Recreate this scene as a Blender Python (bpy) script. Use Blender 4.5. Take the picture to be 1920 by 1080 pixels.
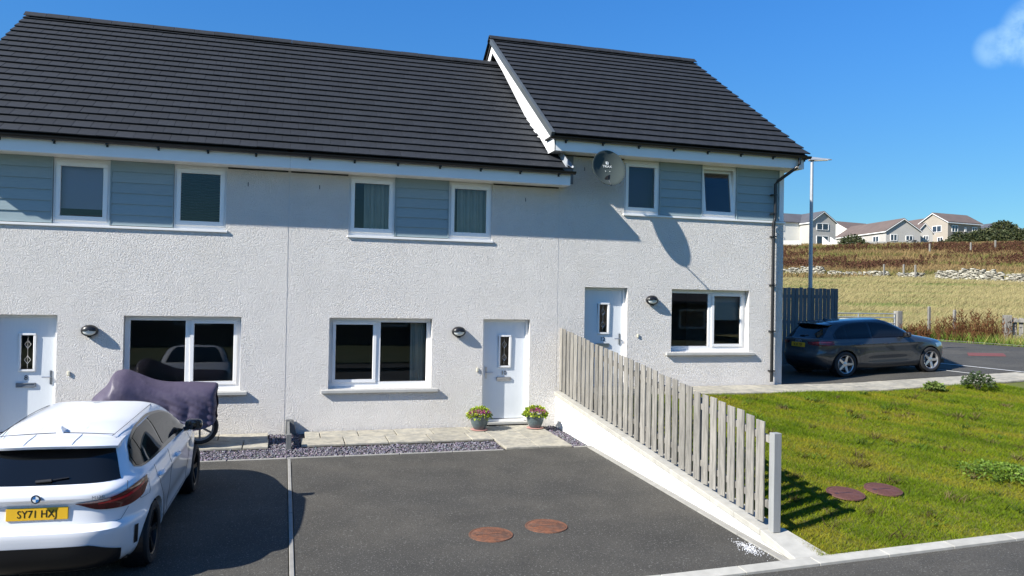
import bpy, bmesh, math, random
import numpy as np
from mathutils import Vector, Matrix
random.seed(4); rng = np.random.default_rng(4)
S = bpy.context.scene; COL = S.collection
for o in list(bpy.data.objects): bpy.data.objects.remove(o)
R = math.radians

# ------------------------------------------------------------------ camera
CAM = np.array([-0.056, -15.269, 2.599]); FPX = 1450.0
yaw, pit, rol = R(16.408), R(0.734), R(1.031)
fw = np.array([math.sin(yaw)*math.cos(pit), math.cos(yaw)*math.cos(pit), math.sin(pit)])
r0 = np.array([math.cos(yaw), -math.sin(yaw), 0.0]); u0 = np.cross(r0, fw)
rt = r0*math.cos(rol)+u0*math.sin(rol); up = -r0*math.sin(rol)+u0*math.cos(rol)
cd = bpy.data.cameras.new('camera'); cam = bpy.data.objects.new('camera', cd); COL.objects.link(cam)
cd.sensor_width = 36.0; cd.lens = FPX/1920*36; cd.clip_end = 6000; cd.clip_start = 0.05
m = Matrix.Identity(4)
for i in range(3):
    m[i][0], m[i][1], m[i][2], m[i][3] = rt[i], up[i], -fw[i], CAM[i]
cam.matrix_world = m; S.camera = cam
def at(u, v, d):                       # photo direction (1920 wide) + distance along the axis -> world point
    return CAM + (fw + rt*(u-960)/FPX - up*(v-540)/FPX)*d

# ------------------------------------------------------------------ sky, sun, exposure
SUN = Vector((-1.72, -0.50, 1.32)).normalized()      # towards the sun
W = bpy.data.worlds.new('World'); S.world = W; W.use_nodes = True
wt = W.node_tree; wt.nodes.clear(); wn = wt.nodes.new; wl = wt.links.new
sky = wn('ShaderNodeTexSky'); sky.sky_type = 'NISHITA'; sky.sun_disc = False
sky.sun_elevation = math.asin(SUN.z); sky.sun_rotation = math.atan2(SUN.x, SUN.y)
sky.altitude = 300; sky.air_density = 1.0; sky.dust_density = 0.15; sky.ozone_density = 4.0
tc = wn('ShaderNodeTexCoord'); noi = wn('ShaderNodeTexNoise'); noi.inputs['Scale'].default_value = 14
noi.inputs['Detail'].default_value = 6; noi.inputs['Roughness'].default_value = .62
wl(tc.outputs['Generated'], noi.inputs['Vector'])
acc = None
clouds = [(at(1955, 56, 1), .9991), (at(1866, 90, 1), .99972), (at(1905, 78, 1), .99962), (np.array([-.5, .3, .8]), .995), (np.array([.3, -.9, .35]), .993),
          (np.array([-.85, .5, .35]), .994), (np.array([.9, .3, .5]), .995), (np.array([-.4, -.8, .6]), .995)]
for i, (p, lim) in enumerate(clouds):
    d = Vector(p - CAM if i < 3 else p).normalized()
    dot = wn('ShaderNodeVectorMath'); dot.operation = 'DOT_PRODUCT'; dot.inputs[1].default_value = d
    wl(tc.outputs['Generated'], dot.inputs[0])
    mr = wn('ShaderNodeMapRange'); mr.interpolation_type = 'SMOOTHSTEP'
    mr.inputs['From Min'].default_value = lim; mr.inputs['From Max'].default_value = 1-(1-lim)*.08
    mr.inputs['To Max'].default_value = [.55, .28, .42][i] if i < 3 else .5
    wl(dot.outputs['Value'], mr.inputs['Value'])
    if acc is None: acc = mr.outputs[0]
    else:
        mx = wn('ShaderNodeMath'); mx.operation = 'MAXIMUM'; wl(acc, mx.inputs[0]); wl(mr.outputs[0], mx.inputs[1]); acc = mx.outputs[0]
nr = wn('ShaderNodeMapRange'); nr.interpolation_type = 'SMOOTHSTEP'; nr.inputs['From Min'].default_value = .26; nr.inputs['From Max'].default_value = .56
wl(noi.outputs['Fac'], nr.inputs['Value'])
mu = wn('ShaderNodeMath'); mu.operation = 'MULTIPLY'; wl(acc, mu.inputs[0]); wl(nr.outputs[0], mu.inputs[1])
SKYMUL = wn('ShaderNodeMix'); SKYMUL.data_type = 'RGBA'; SKYMUL.blend_type = 'MULTIPLY'; SKYMUL.inputs[0].default_value = 1
wl(sky.outputs[0], SKYMUL.inputs[6]); sx_ = wn('ShaderNodeSeparateXYZ'); wl(tc.outputs['Generated'], sx_.inputs[0])
er = wn('ShaderNodeMapRange'); er.interpolation_type = 'SMOOTHSTEP'; er.inputs['From Max'].default_value = .42; wl(sx_.outputs['Z'], er.inputs['Value'])
tint = wn('ShaderNodeMix'); tint.data_type = 'RGBA'; wl(er.outputs[0], tint.inputs[0]); tint.inputs[6].default_value = (.46, .69, .70, 1); tint.inputs[7].default_value = (.38, .95, 1.44, 1); wl(tint.outputs[2], SKYMUL.inputs[7])
mc = wn('ShaderNodeMix'); mc.data_type = 'RGBA'; wl(mu.outputs[0], mc.inputs[0]); wl(SKYMUL.outputs[2], mc.inputs[6]); mc.inputs[7].default_value = (6.2, 8.8, 9.0, 1)
bg = wn('ShaderNodeBackground'); bg.inputs['Strength'].default_value = 0.074; wl(mc.outputs[2], bg.inputs['Color'])
wo = wn('ShaderNodeOutputWorld'); wl(bg.outputs[0], wo.inputs['Surface'])
sd = bpy.data.lights.new('sun', 'SUN'); sd.energy = 5.0; sd.angle = R(.53); sd.color = (1, .955, .87)
so = bpy.data.objects.new('sun', sd); COL.objects.link(so); so.rotation_euler = SUN.to_track_quat('Z', 'Y').to_euler(); so.location = (-30, -20, 30)
vs = S.view_settings; vs.view_transform = 'Standard'; vs.look = 'None'; vs.gamma = 1; vs.exposure = 0.87
S.render.engine = 'CYCLES'; S.cycles.max_bounces = 8; S.cycles.transparent_max_bounces = 12; S.cycles.caustics_reflective = False; S.cycles.caustics_refractive = False

# ------------------------------------------------------------------ materials
MATS = {}
def mat(name, col, rough=.6, metal=0., var=0., vs=4., col2=None, bump=0., bs=40., bd=.01, rand=0., coat=0., spec=.5, voro=False, attr=False, trans=0., stretch=None, mixlo=.4, mixhi=.6, speck=None):
    if name in MATS: return MATS[name]
    m = bpy.data.materials.new(name); m.use_nodes = True; t = m.node_tree; N = t.nodes.new; L = t.links.new
    b = t.nodes['Principled BSDF']; b.inputs['Roughness'].default_value = rough; b.inputs['Metallic'].default_value = metal
    b.inputs['Specular IOR Level'].default_value = spec; b.inputs['Coat Weight'].default_value = coat; b.inputs['Coat Roughness'].default_value = .04
    tc = N('ShaderNodeTexCoord'); vec = tc.outputs['Object']
    if stretch:
        mp = N('ShaderNodeMapping'); mp.inputs['Scale'].default_value = stretch; L(vec, mp.inputs[0]); vec = mp.outputs[0]
    def noise(s, det=5, ro=.55):
        n = N('ShaderNodeTexNoise'); n.inputs['Scale'].default_value = s; n.inputs['Detail'].default_value = det; n.inputs['Roughness'].default_value = ro; L(vec, n.inputs['Vector']); return n.outputs['Fac']
    def mixc(f, a, bb, bt='MIX'):
        x = N('ShaderNodeMix'); x.data_type = 'RGBA'; x.blend_type = bt
        for k, q in ((0, f), (6, a), (7, bb)):
            if hasattr(q, 'is_linked'): L(q, x.inputs[k])
            else: x.inputs[k].default_value = q if k == 0 else (*q[:3], 1)
        return x.outputs[2]
    def rng_(f, a, c, lo=0., hi=1.):
        x = N('ShaderNodeMapRange'); L(f, x.inputs[0])
        for k, q in zip((1, 2, 3, 4), (a, c, lo, hi)): x.inputs[k].default_value = q
        return x.outputs[0]
    c = None
    if attr:
        a = N('ShaderNodeAttribute'); a.attribute_name = 'Col'; c = a.outputs['Color']
    if col2 is not None: c = mixc(rng_(noise(vs), mixlo, mixhi), col, col2)
    if var:
        f = rng_(noise(vs*3.1 if col2 is not None else vs), .25, .75, 1-var, 1+var)
        v = N('ShaderNodeCombineColor'); [L(f, v.inputs[k]) for k in range(3)]
        c = mixc(1., c if c is not None else col, v.outputs[0], 'MULTIPLY')
    for sp in (speck or []):
        c = mixc(rng_(noise(sp[0], 2, .5), sp[1], sp[1]+.05), c if c is not None else col, sp[2])
    if rand:
        oi = N('ShaderNodeObjectInfo'); f = rng_(oi.outputs['Random'], 0, 1, 1-rand, 1+rand)
        v = N('ShaderNodeCombineColor'); [L(f, v.inputs[k]) for k in range(3)]
        c = mixc(1., c if c is not None else col, v.outputs[0], 'MULTIPLY')
    if c is None: b.inputs['Base Color'].default_value = (*col, 1)
    else: L(c, b.inputs['Base Color'])
    if bump:
        if voro:
            vo = N('ShaderNodeTexVoronoi'); vo.inputs['Scale'].default_value = bs; vo.feature = 'SMOOTH_F1'; vo.inputs['Smoothness'].default_value = .55
            nz = N('ShaderNodeTexNoise'); nz.inputs['Scale'].default_value = bs*.8; L(vec, nz.inputs['Vector'])
            ad = N('ShaderNodeMix'); ad.data_type = 'VECTOR'; ad.inputs[0].default_value = .05; L(vec, ad.inputs[4]); L(nz.outputs['Color'], ad.inputs[5]); L(ad.outputs[1], vo.inputs['Vector'])
            hb = N('ShaderNodeMath'); hb.operation = 'MULTIPLY_ADD'; L(vo.outputs['Distance'], hb.inputs[0]); hb.inputs[1].default_value = -1.1; L(noise(bs*2.2, 4), hb.inputs[2]); h = hb.outputs[0]
        else: h = noise(bs, 6, .6)
        bp = N('ShaderNodeBump'); bp.inputs['Strength'].default_value = bump; bp.inputs['Distance'].default_value = bd; L(h, bp.inputs['Height']); L(bp.outputs[0], b.inputs['Normal'])
    if trans:
        tr = N('ShaderNodeBsdfTranslucent'); ms = N('ShaderNodeMixShader'); ms.inputs[0].default_value = trans
        if c is not None: L(c, tr.inputs[0])
        else: tr.inputs[0].default_value = (*col, 1)
        L(b.outputs[0], ms.inputs[1]); L(tr.outputs[0], ms.inputs[2]); L(ms.outputs[0], t.nodes['Material Output'].inputs[0])
    MATS[name] = m; return m
def glass(name, tint=(1, 1, 1), boost=1.9):
    if name in MATS: return MATS[name]
    m = bpy.data.materials.new(name); m.use_nodes = True; t = m.node_tree; t.nodes.clear(); N = t.nodes.new; L = t.links.new
    f = N('ShaderNodeFresnel'); f.inputs[0].default_value = 1.5
    mu = N('ShaderNodeMath'); mu.operation = 'MULTIPLY'; mu.use_clamp = True; mu.inputs[1].default_value = boost; L(f.outputs[0], mu.inputs[0])
    tr = N('ShaderNodeBsdfTransparent'); tr.inputs[0].default_value = (*tint, 1)
    g = N('ShaderNodeBsdfGlossy'); g.inputs['Roughness'].default_value = .002
    ms = N('ShaderNodeMixShader'); L(mu.outputs[0], ms.inputs[0]); L(tr.outputs[0], ms.inputs[1]); L(g.outputs[0], ms.inputs[2])
    o = N('ShaderNodeOutputMaterial'); L(ms.outputs[0], o.inputs[0]); MATS[name] = m; return m

ROUGHCAST = mat('roughcast', (.87, .835, .79), .9, col2=(.80, .755, .68), vs=.55, mixlo=.55, mixhi=.95, var=.05, bump=1.0, bs=54, bd=.024, voro=True)
SMOOTHW = mat('smooth_render', (.80, .80, .785), .85, var=.04, vs=2, bump=.35, bs=60, bd=.006)
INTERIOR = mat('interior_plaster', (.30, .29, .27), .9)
UPVC = mat('white_upvc', (.86, .85, .83), .28, var=.02, vs=3)
FASCIA = mat('white_fascia', (.84, .84, .83), .4, var=.03, vs=2)
CLAD = mat('blue_grey_cladding', (.27, .345, .365), .65, var=.06, vs=6, bump=.25, bs=40, bd=.003, stretch=(1, 1, 8), rand=.03)
DOORM = mat('pale_blue_door', (.74, .77, .79), .4, bump=.12, bs=30, bd=.002, stretch=(8, 8, .6), var=.02, vs=5)
TILE = mat('slate_grey_tile', (.0215, .0240, .0285), .75, var=.25, vs=9, bump=.3, bs=120, bd=.002, rand=.13, spec=.3)
DECK = mat('roofing_felt', (.012, .012, .013), .9)
BLACKP = mat('black_plastic', (.012, .012, .013), .35)
CHROME = mat('brushed_metal', (.55, .56, .58), .3, metal=1)
LEAD = mat('lead_sheet', (.20, .22, .25), .6, metal=.3, var=.15, vs=10)
CONC = mat('concrete', (.40, .385, .34), .9, var=.14, vs=7, bump=.3, bs=80, bd=.004, rand=.05)
SILLM = mat('cast_stone_sill', (.42, .415, .39), .85, var=.1, vs=8, bump=.25, bs=90, bd=.003)
SLAB = mat('paving_slab', (.38, .35, .28), .88, var=.22, vs=5, col2=(.28, .265, .225), bump=.25, bs=50, bd=.004, rand=.09)
GLASS = glass('window_glass', (.97, .96, .94), 1.0)
TARMAC = mat('tarmac', (.063, .0575, .047), .92, col2=(.041, .0385, .033), vs=.55, mixlo=.40, mixhi=.62, var=.25, bump=.8, bs=90, bd=.010, speck=[(43, .60, (.030, .029, .027)), (60, .63, (.19, .185, .165)), (27, .69, (.12, .115, .10))])
WOOD = mat('weathered_timber', (.245, .230, .203), .85, col2=(.11, .106, .095), vs=3.2, var=.3, bump=.6, bs=22, bd=.006, stretch=(7, 7, .7), rand=.22, mixlo=.42, mixhi=.75)
WOODB = mat('dark_grey_timber', (.17, .172, .168), .85, var=.2, vs=3, bump=.4, bs=22, bd=.004, stretch=(9, 9, .8), rand=.12)  # darker copy of the grey timber; the garden fence's shade is in its colour
RUST = mat('rusty_iron', (.19, .075, .038), .85, col2=(.11, .055, .035), vs=9, var=.3, bump=.9, bs=45, bd=.006)
REDC = mat("red_plastic_cover", (.105, .042, .034), .75, var=.2, vs=12, bump=.4, bs=60, bd=.004)
EDGE = mat('drive_edging', (.27, .26, .235), .9, var=.14, vs=7, bump=.3, bs=80, bd=.004, rand=.05)
SLATE = mat('slate_chippings', (.19, .175, .21), .8, attr=True)
GRASS = mat('grass_blades', (.1, .15, .03), .75, attr=True, trans=.28, spec=.08)
SOIL = mat('lawn_soil', (.085, .105, .012), .95, col2=(.11, .10, .02), vs=3, var=.3, bump=.6, bs=25, bd=.03)

# ------------------------------------------------------------------ mesh helpers
class MB:
    def __init__(s): s.v = []; s.f = []
    def add(s, v, f):
        o = len(s.v); s.v += [tuple(p) for p in v]; s.f += [tuple(i+o for i in q) for q in f]; return s
    def box(s, x0, y0, z0, x1, y1, z1, M=None):
        v = [Vector((x, y, z)) for z in (z0, z1) for y in (y0, y1) for x in (x0, x1)]
        if M is not None: v = [M @ p for p in v]
        return s.add(v, [(0, 2, 3, 1), (4, 5, 7, 6), (0, 1, 5, 4), (2, 6, 7, 3), (0, 4, 6, 2), (1, 3, 7, 5)])
    def hexa(s, v): return s.add(v, [(0, 2, 3, 1), (4, 5, 7, 6), (0, 1, 5, 4), (2, 6, 7, 3), (0, 4, 6, 2), (1, 3, 7, 5)])
    def prism(s, poly, fn, t0, t1):
        n = len(poly); v = [fn(a, b, t) for t in (t0, t1) for a, b in poly]
        return s.add(v, [tuple(range(n))[::-1], tuple(range(n, 2*n))]+[(i, (i+1) % n, n+(i+1) % n, n+i) for i in range(n)])
    def tube(s, pts, r, n=8):
        pts = [Vector(p) for p in pts]; rs = r if isinstance(r, (list, tuple)) else [r]*len(pts); rings = []
        for i, p in enumerate(pts):
            d = (pts[min(i+1, len(pts)-1)]-pts[max(i-1, 0)]).normalized()
            a = d.cross(Vector((0, 0, 1)) if abs(d.z) < .95 else Vector((1, 0, 0))).normalized(); b = d.cross(a)
            rings += [p+(a*math.cos(k*2*math.pi/n)+b*math.sin(k*2*math.pi/n))*rs[i] for k in range(n)]
        f = [(i*n+k, i*n+(k+1) % n, (i+1)*n+(k+1) % n, (i+1)*n+k) for i in range(len(pts)-1) for k in range(n)]
        f += [tuple(range(n))[::-1], tuple(range((len(pts)-1)*n, len(pts)*n))]
        return s.add(rings, f)
    def lathe(s, prof, n=24, M=None, sx=1., sy=1., cap=True):
        v = []
        for r, z in prof:
            for k in range(n):
                p = Vector((r*math.cos(k*2*math.pi/n)*sx, r*math.sin(k*2*math.pi/n)*sy, z)); v.append(M @ p if M is not None else p)
        f = [(i*n+k, i*n+(k+1) % n, (i+1)*n+(k+1) % n, (i+1)*n+k) for i in range(len(prof)-1) for k in range(n)]
        if cap and prof[0][0] > 1e-6: f.append(tuple(range(n))[::-1])
        if cap and prof[-1][0] > 1e-6: f.append(tuple(range((len(prof)-1)*n, len(prof)*n)))
        return s.add(v, f)
    def grid(s, fn, us, vs, flip=False):
        nu, nv = len(us), len(vs)
        f = [(i*nv+j, (i+1)*nv+j, (i+1)*nv+j+1, i*nv+j+1) for i in range(nu-1) for j in range(nv-1)]
        return s.add([fn(u, v) for u in us for v in vs], [q[::-1] for q in f] if flip else f)
    def mesh(s, name, smooth=False, bevel=0., angle=40, weld=True):
        me = bpy.data.meshes.new(name); me.from_pydata(s.v, [], s.f)
        bm = bmesh.new(); bm.from_mesh(me)
        if weld: bmesh.ops.remove_doubles(bm, verts=bm.verts, dist=1e-5)
        if bevel: bmesh.ops.bevel(bm, geom=bm.edges[:], offset=bevel, segments=1, affect='EDGES', profile=.5)
        bmesh.ops.recalc_face_normals(bm, faces=bm.faces); bm.to_mesh(me); bm.free()
        if smooth:
            me.shade_smooth(); me.set_sharp_from_angle(angle=R(angle))
        return me
    def build(s, name, m, parent=None, smooth=False, bevel=0., angle=40, weld=True):
        return obj(name, s.mesh(name, smooth, bevel, angle, weld), m, parent)
INV = {}
def obj(name, me, m=None, parent=None, mw=None):
    if m is not None and not me.materials: me.materials.append(m)
    o = bpy.data.objects.new(name, me); COL.objects.link(o)
    if parent is not None:
        o.parent = parent
        if parent.name in INV: o.matrix_parent_inverse = INV[parent.name]
    if mw is not None: o.matrix_basis = mw
    return o
def thing(name, label, cat, loc=(0, 0, 0), rz=0., group=None, wc=True):
    o = bpy.data.objects.new(name, None); COL.objects.link(o); o.empty_display_size = .2; o.location = loc; o.rotation_euler = (0, 0, rz)
    tag(o, label, cat, group)
    if wc: INV[o.name] = Matrix.Translation(-Vector(loc))
    return o
def tag(o, label=None, cat=None, group=None, kind=None):
    for k, q in (('label', label), ('category', cat), ('group', group), ('kind', kind)):
        if q: o[k] = q
    return o
def struct(name, mb, m, smooth=False, **k): return tag(mb.build(name, m, None, smooth, **k) if isinstance(mb, MB) else obj(name, mb, m), kind='structure')
def text(s, size, M, m, parent, name='lettering', ext=.0015):
    c = bpy.data.curves.new('t', 'FONT'); c.body = s; c.size = size; c.align_x = 'CENTER'; c.align_y = 'CENTER'; c.extrude = ext; c.resolution_u = 3
    o = bpy.data.objects.new('t', c); COL.objects.link(o); dg = bpy.context.evaluated_depsgraph_get()
    me = bpy.data.meshes.new_from_object(o.evaluated_get(dg)); bpy.data.objects.remove(o)
    me.materials.clear(); me.transform(M); return obj(name, me, m, parent)
def np_mesh(name, V, F, m, cols=None, parent=None, smooth=False):      # V (n,3), F (k,3|4)
    me = bpy.data.meshes.new(name); V = np.asarray(V, np.float32); F = np.asarray(F, np.int32); k = F.shape[1]
    me.vertices.add(len(V)); me.vertices.foreach_set('co', V.ravel()); me.loops.add(F.size); me.loops.foreach_set('vertex_index', F.ravel())
    me.polygons.add(len(F)); me.polygons.foreach_set('loop_start', np.arange(0, F.size, k, dtype=np.int32)); me.update(calc_edges=True)
    if cols is not None:
        a = me.color_attributes.new('Col', 'FLOAT_COLOR', 'POINT'); a.data.foreach_set('color', np.c_[cols, np.ones(len(cols))].astype(np.float32).ravel())
    if smooth: me.shade_smooth()
    return obj(name, me, m, parent)
def blade_arrays(P, h, w, lean, cols, tipmul=1.25):
    n = len(P); a = rng.uniform(0, 2*np.pi, n); b = rng.uniform(0, 2*np.pi, n)
    dx = np.c_[np.cos(a), np.sin(a), np.zeros(n)]*(w/2)[:, None]
    tip = P+np.c_[np.cos(b)*lean*h, np.sin(b)*lean*h, h]
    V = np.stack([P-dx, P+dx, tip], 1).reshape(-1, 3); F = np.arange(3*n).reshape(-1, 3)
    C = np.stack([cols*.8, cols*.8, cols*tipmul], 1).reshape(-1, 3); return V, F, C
def pchip(xs, ys):
    xs = np.array(xs, float); ys = np.array(ys, float); h = np.diff(xs); dl = np.diff(ys)/h; d = np.zeros_like(ys)
    for i in range(1, len(xs)-1):
        if dl[i-1]*dl[i] > 0:
            w1 = 2*h[i]+h[i-1]; w2 = h[i]+2*h[i-1]; d[i] = (w1+w2)/(w1/dl[i-1]+w2/dl[i])
    d[0] = dl[0]; d[-1] = dl[-1]
    def f(x):
        x = min(max(x, xs[0]), xs[-1]); i = min(max(int(np.searchsorted(xs, x))-1, 0), len(h)-1); t = (x-xs[i])/h[i]
        return float((1+2*t)*(1-t)**2*ys[i]+t*(1-t)**2*h[i]*d[i]+t*t*(3-2*t)*ys[i+1]+t*t*(t-1)*h[i]*d[i+1])
    return f
# ------------------------------------------------------------------ ground heights
def zdrive(y): return .03*y-.03
def tup(x): return .735+.04*max(0., x-12.5)
def zkerb(x): return -.262+.026*min(max(0., x-4), 14)
def zlawn(x, y):
    t = min(max((-1.2-y)/6.75, 0), 1.05); return (tup(x)-.045)*(1-t)+(zkerb(x)-.015)*t+.05*math.sin(t*math.pi)*.6+.015*math.sin(x*1.7+y)*math.sin(y*1.3)
az0 = R(43); E1 = np.array([math.sin(az0), math.cos(az0)]); E2 = np.array([math.cos(az0), -math.sin(az0)])
_fs = pchip([-400, 20, 33, 42, 65, 95, 130, 165, 190, 260, 400, 2500], [.6, .75, 1.05, 1.5, 2.95, 5.4, 9.2, 13.6, 15.7, 18.3, 18.5, 12])
def zfield(x, y):
    d = np.array([x, y])-CAM[:2]; s = float(d@E1); t = float(d@E2)
    return _fs(s)-.006*t+.12*math.sin(x*.21+1)*math.sin(y*.17)

# ------------------------------------------------------------------ setting
struct('ground', MB().grid(lambda x, y: (x, y, -.55 if y > -60 else -.55), [-3000, -60, 60, 3000], [-3000, -60, 60, 3000]), mat('rough_grass', (.10, .12, .035), .95, col2=(.17, .15, .06), vs=.2, var=.25))
xs = list(np.linspace(24.6, 60, 30))+list(np.linspace(64, 260, 44))+[320, 450, 700, 1200, 2200]
xl = [-2200, -900, -400, -150, -80, -40, -20, -8, 0, 6, 11, 16, 20]
ys = list(np.linspace(11.9, 50, 32))+list(np.linspace(54, 260, 44))+[320, 450, 700, 1200, 2200]; yl = [-2200, -900, -300, -120, -60, -30, -20, -12, -8, -4, 0, 3, 6, 9]
X = xl+xs; Y = yl+ys; fm = MB()
fm.v = [(x, y, zfield(x, y)) for x in X for y in Y]; nY = len(Y)
fm.f = [(i*nY+j, (i+1)*nY+j, (i+1)*nY+j+1, i*nY+j+1) for i in range(len(X)-1) for j in range(nY-1) if not (X[i] < 24.5 and Y[j] < 11.8)]
FIELDM = mat('field_turf', (.30, .24, .10), .95, col2=(.13, .15, .045), vs=.16, var=.3, bump=.5, bs=6, bd=.15)
struct('field', fm, FIELDM, True)
def sheet(name, x0, x1, y0, y1, fz, m, nx=24, ny=24): return struct(name, MB().grid(lambda x, y: (x, y, fz(x, y)), list(np.linspace(x0, x1, nx)), list(np.linspace(y0, y1, ny))), m, True)
sheet('driveway', .115, 5.29, -7.96, -2.085, lambda x, y: zdrive(y)+.0015*math.sin(x*1.3)*math.sin(y), TARMAC)
sheet('driveway', -9, .045, -7.96, -2.085, lambda x, y: zdrive(y)+.004*math.sin(x*1.1)*math.sin(y), TARMAC)
def zroad(x, y): return (zkerb(x)-.035)+(.75+zkerb(18)*0)*0
sheet('road', -60, 60, -14.2, -8.14, lambda x, y: zkerb(x)-.03-.01*abs(y+8.1)/6, TARMAC, 60, 8)
def zside(x, y):
    t = min(max((y+8)/8, 0), 1); t = t*t*(3-2*t); return (zkerb(x)-.03)*(1-t)+(tup(x)-.005)*t
sheet('side_road', 17.9, 24.55, -8.14, 11.9, zside, TARMAC, 12, 40)
sheet('parking_area', 10.93, 17.84, .02, 11.9, lambda x, y: tup(x)-.005, TARMAC, 20, 20)
sheet('back_garden', -8, 10.9, 9.7, 11.9, lambda x, y: .6, SOIL, 4, 4)
struct('parking_line', MB().box(16.62, .05, 0, 16.68, 4.8, .004, Matrix.Translation((0, 0, tup(16.65)))), mat('faded_paint', (.55, .55, .53), .8, var=.2, vs=9))
struct('road_line', MB().grid(lambda x, y: (x, y, zside(x, y)+.006), [17.93, 18.02], list(np.linspace(-6, 11, 30))), MATS['faded_paint'])
struct('road_edging', MB().grid(lambda x, y: (x, y, zside(24.55, y)+.05), [24.5, 24.62], list(np.linspace(-8, 11.9, 30))), CONC)
sheet('verge', 24.6, 60, -60, -8, lambda x, y: -.1, SOIL, 4, 4)
sheet('lawn', 5.70, 17.7, -7.97, -1.2, zlawn, SOIL, 50, 40)
sheet('far_pavement', -60, 60, -16, -14.2, lambda x, y: zkerb(x)+.05, TARMAC, 10, 3)
sheet('far_garden', -60, 60, -60, -16, lambda x, y: zkerb(x)+.1, mat('far_lawn', (.045, .065, .018), .95, col2=(.07, .075, .025), vs=.4, var=.3), 10, 10)

# kerb along the road, edging strips, drive joint
kb = tag(bpy.data.objects.new('kerb', None), kind='structure'); COL.objects.link(kb)
for i in range(-12, 24):
    x0 = i*.915+.1; x1 = x0+.911; za, zb = zkerb(x0), zkerb(x1); M0 = MB()
    M0.hexa([(x0, -8.14, za-.2), (x1, -8.14, zb-.2), (x0, -7.965, za-.2), (x1, -7.965, zb-.2), (x0, -8.135, za), (x1, -8.135, zb), (x0, -7.965, za+.012), (x1, -7.965, zb+.012)])
    M0.build('kerb_stone', CONC, kb, bevel=.005)
ed = tag(bpy.data.objects.new('edging', None), kind='structure'); COL.objects.link(ed)
def edge_strip(x0, y0, x1, y1, dz=.008, n=6, w=None):
    for k in range(n):
        a, b = k/n, (k+1)/n-.002
        if w == 'y': X0, X1, Y0, Y1 = x0, x1, y0+(y1-y0)*a, y0+(y1-y0)*b
        else: X0, X1, Y0, Y1 = x0+(x1-x0)*a, x0+(x1-x0)*b, y0, y1
        MB().hexa([(X0, Y0, zdrive(Y0)-.1), (X1, Y0, zdrive(Y0)-.1), (X0, Y1, zdrive(Y1)-.1), (X1, Y1, zdrive(Y1)-.1),
                   (X0, Y0, zdrive(Y0)+dz), (X1, Y0, zdrive(Y0)+dz), (X0, Y1, zdrive(Y1)+dz), (X1, Y1, zdrive(Y1)+dz)]).build('edging_stone', EDGE, ed, bevel=.006)
edge_strip(.055, -7.955, .105, -2.12, .006, 6, 'y')
edge_strip(5.295, -7.955, 5.405, -2.12, .012, 6, 'y')
edge_strip(-6.4, -2.11, 3.74, -2.06, .012, 11); edge_strip(5.06, -2.11, 5.40, -2.06, .012, 1)

# paths: every slab its own piece
pt = struct('path', MB().box(.30, -1.25, -.2, 3.76, -.01, -.075).box(3.78, -2.05, -.2, 5.03, -.01, -.095).box(-6, -1.27, -.2, -.27, -.01, -.075), mat('path_bedding', (.13, .12, .095), .95, var=.2, vs=9))
def slab(x0, x1, y0, y1, z0, z1=None, parent=pt, name='paving_slab', dx=0.):
    z1 = z0 if z1 is None else z1; j = lambda: random.uniform(-.003, .003)
    MB().hexa([(x0, y0, z0-.05), (x1, y0, z0-.05), (x0, y1, z1-.05), (x1, y1, z1-.05), (x0, y0, z0+j()), (x1, y0, z0+dx+j()), (x0, y1, z1+j()), (x1, y1, z1+dx+j())]).build(name, SLAB, parent, bevel=.005)
def row(x0, x1, y0, y1, z0, z1, w, first, parent=pt):
    x = x0; k = 0
    while x < x1-.05:
        e = min(x+(first if k == 0 else w*random.uniform(.97, 1.03)), x1); e = x1 if x1-e < .15 else e; slab(x+.009, e-.009, y0, y1-.004, z0, z1, parent); x = e; k += 1
zp = lambda y: .024*y-.012
row(.36, 3.77, -.62, -.04, zp(-.62), zp(-.04), .72, .28); row(.28, 3.77, -1.25, -.635, zp(-1.25), zp(-.635), .76, .76)
for a, b in ((3.78, 4.40), (4.40, 5.04)):
    for y0, y1 in ((-.66, -.04), (-1.31, -.67), (-2.05, -1.32)): slab(a+.006+(.12 if y0 == -1.31 and a < 4 else 0)*0, b-.006, y0+.005, y1-.002, zp(y0), zp(y1))
row(-6, -.28, -.62, -.04, zp(-.62), zp(-.04), .74, .5); row(-6, -.26, -1.27, -.635, zp(-1.27), zp(-.635), .78, .66)
pu = struct('path', MB().grid(lambda x, y: (x, y, tup(x)-.05), [5.72, 9, 12.5, 14, 17.85], [-1.22, .02]), MATS['path_bedding'])
for (y0, y1, f) in ((-1.2, -.62, .35), (-.61, -.03, .7)):
    x = 5.74; k = 0
    while x < 17.7:
        e = min(x+(f if k == 0 else .72), 17.83); zz = tup(x)+.012*(y0+y1)/2
        slab(x+.007, e-.007, y0, y1, zz-.006, zz, pu, dx=tup(e)-tup(x)); x = e; k += 1

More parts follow.
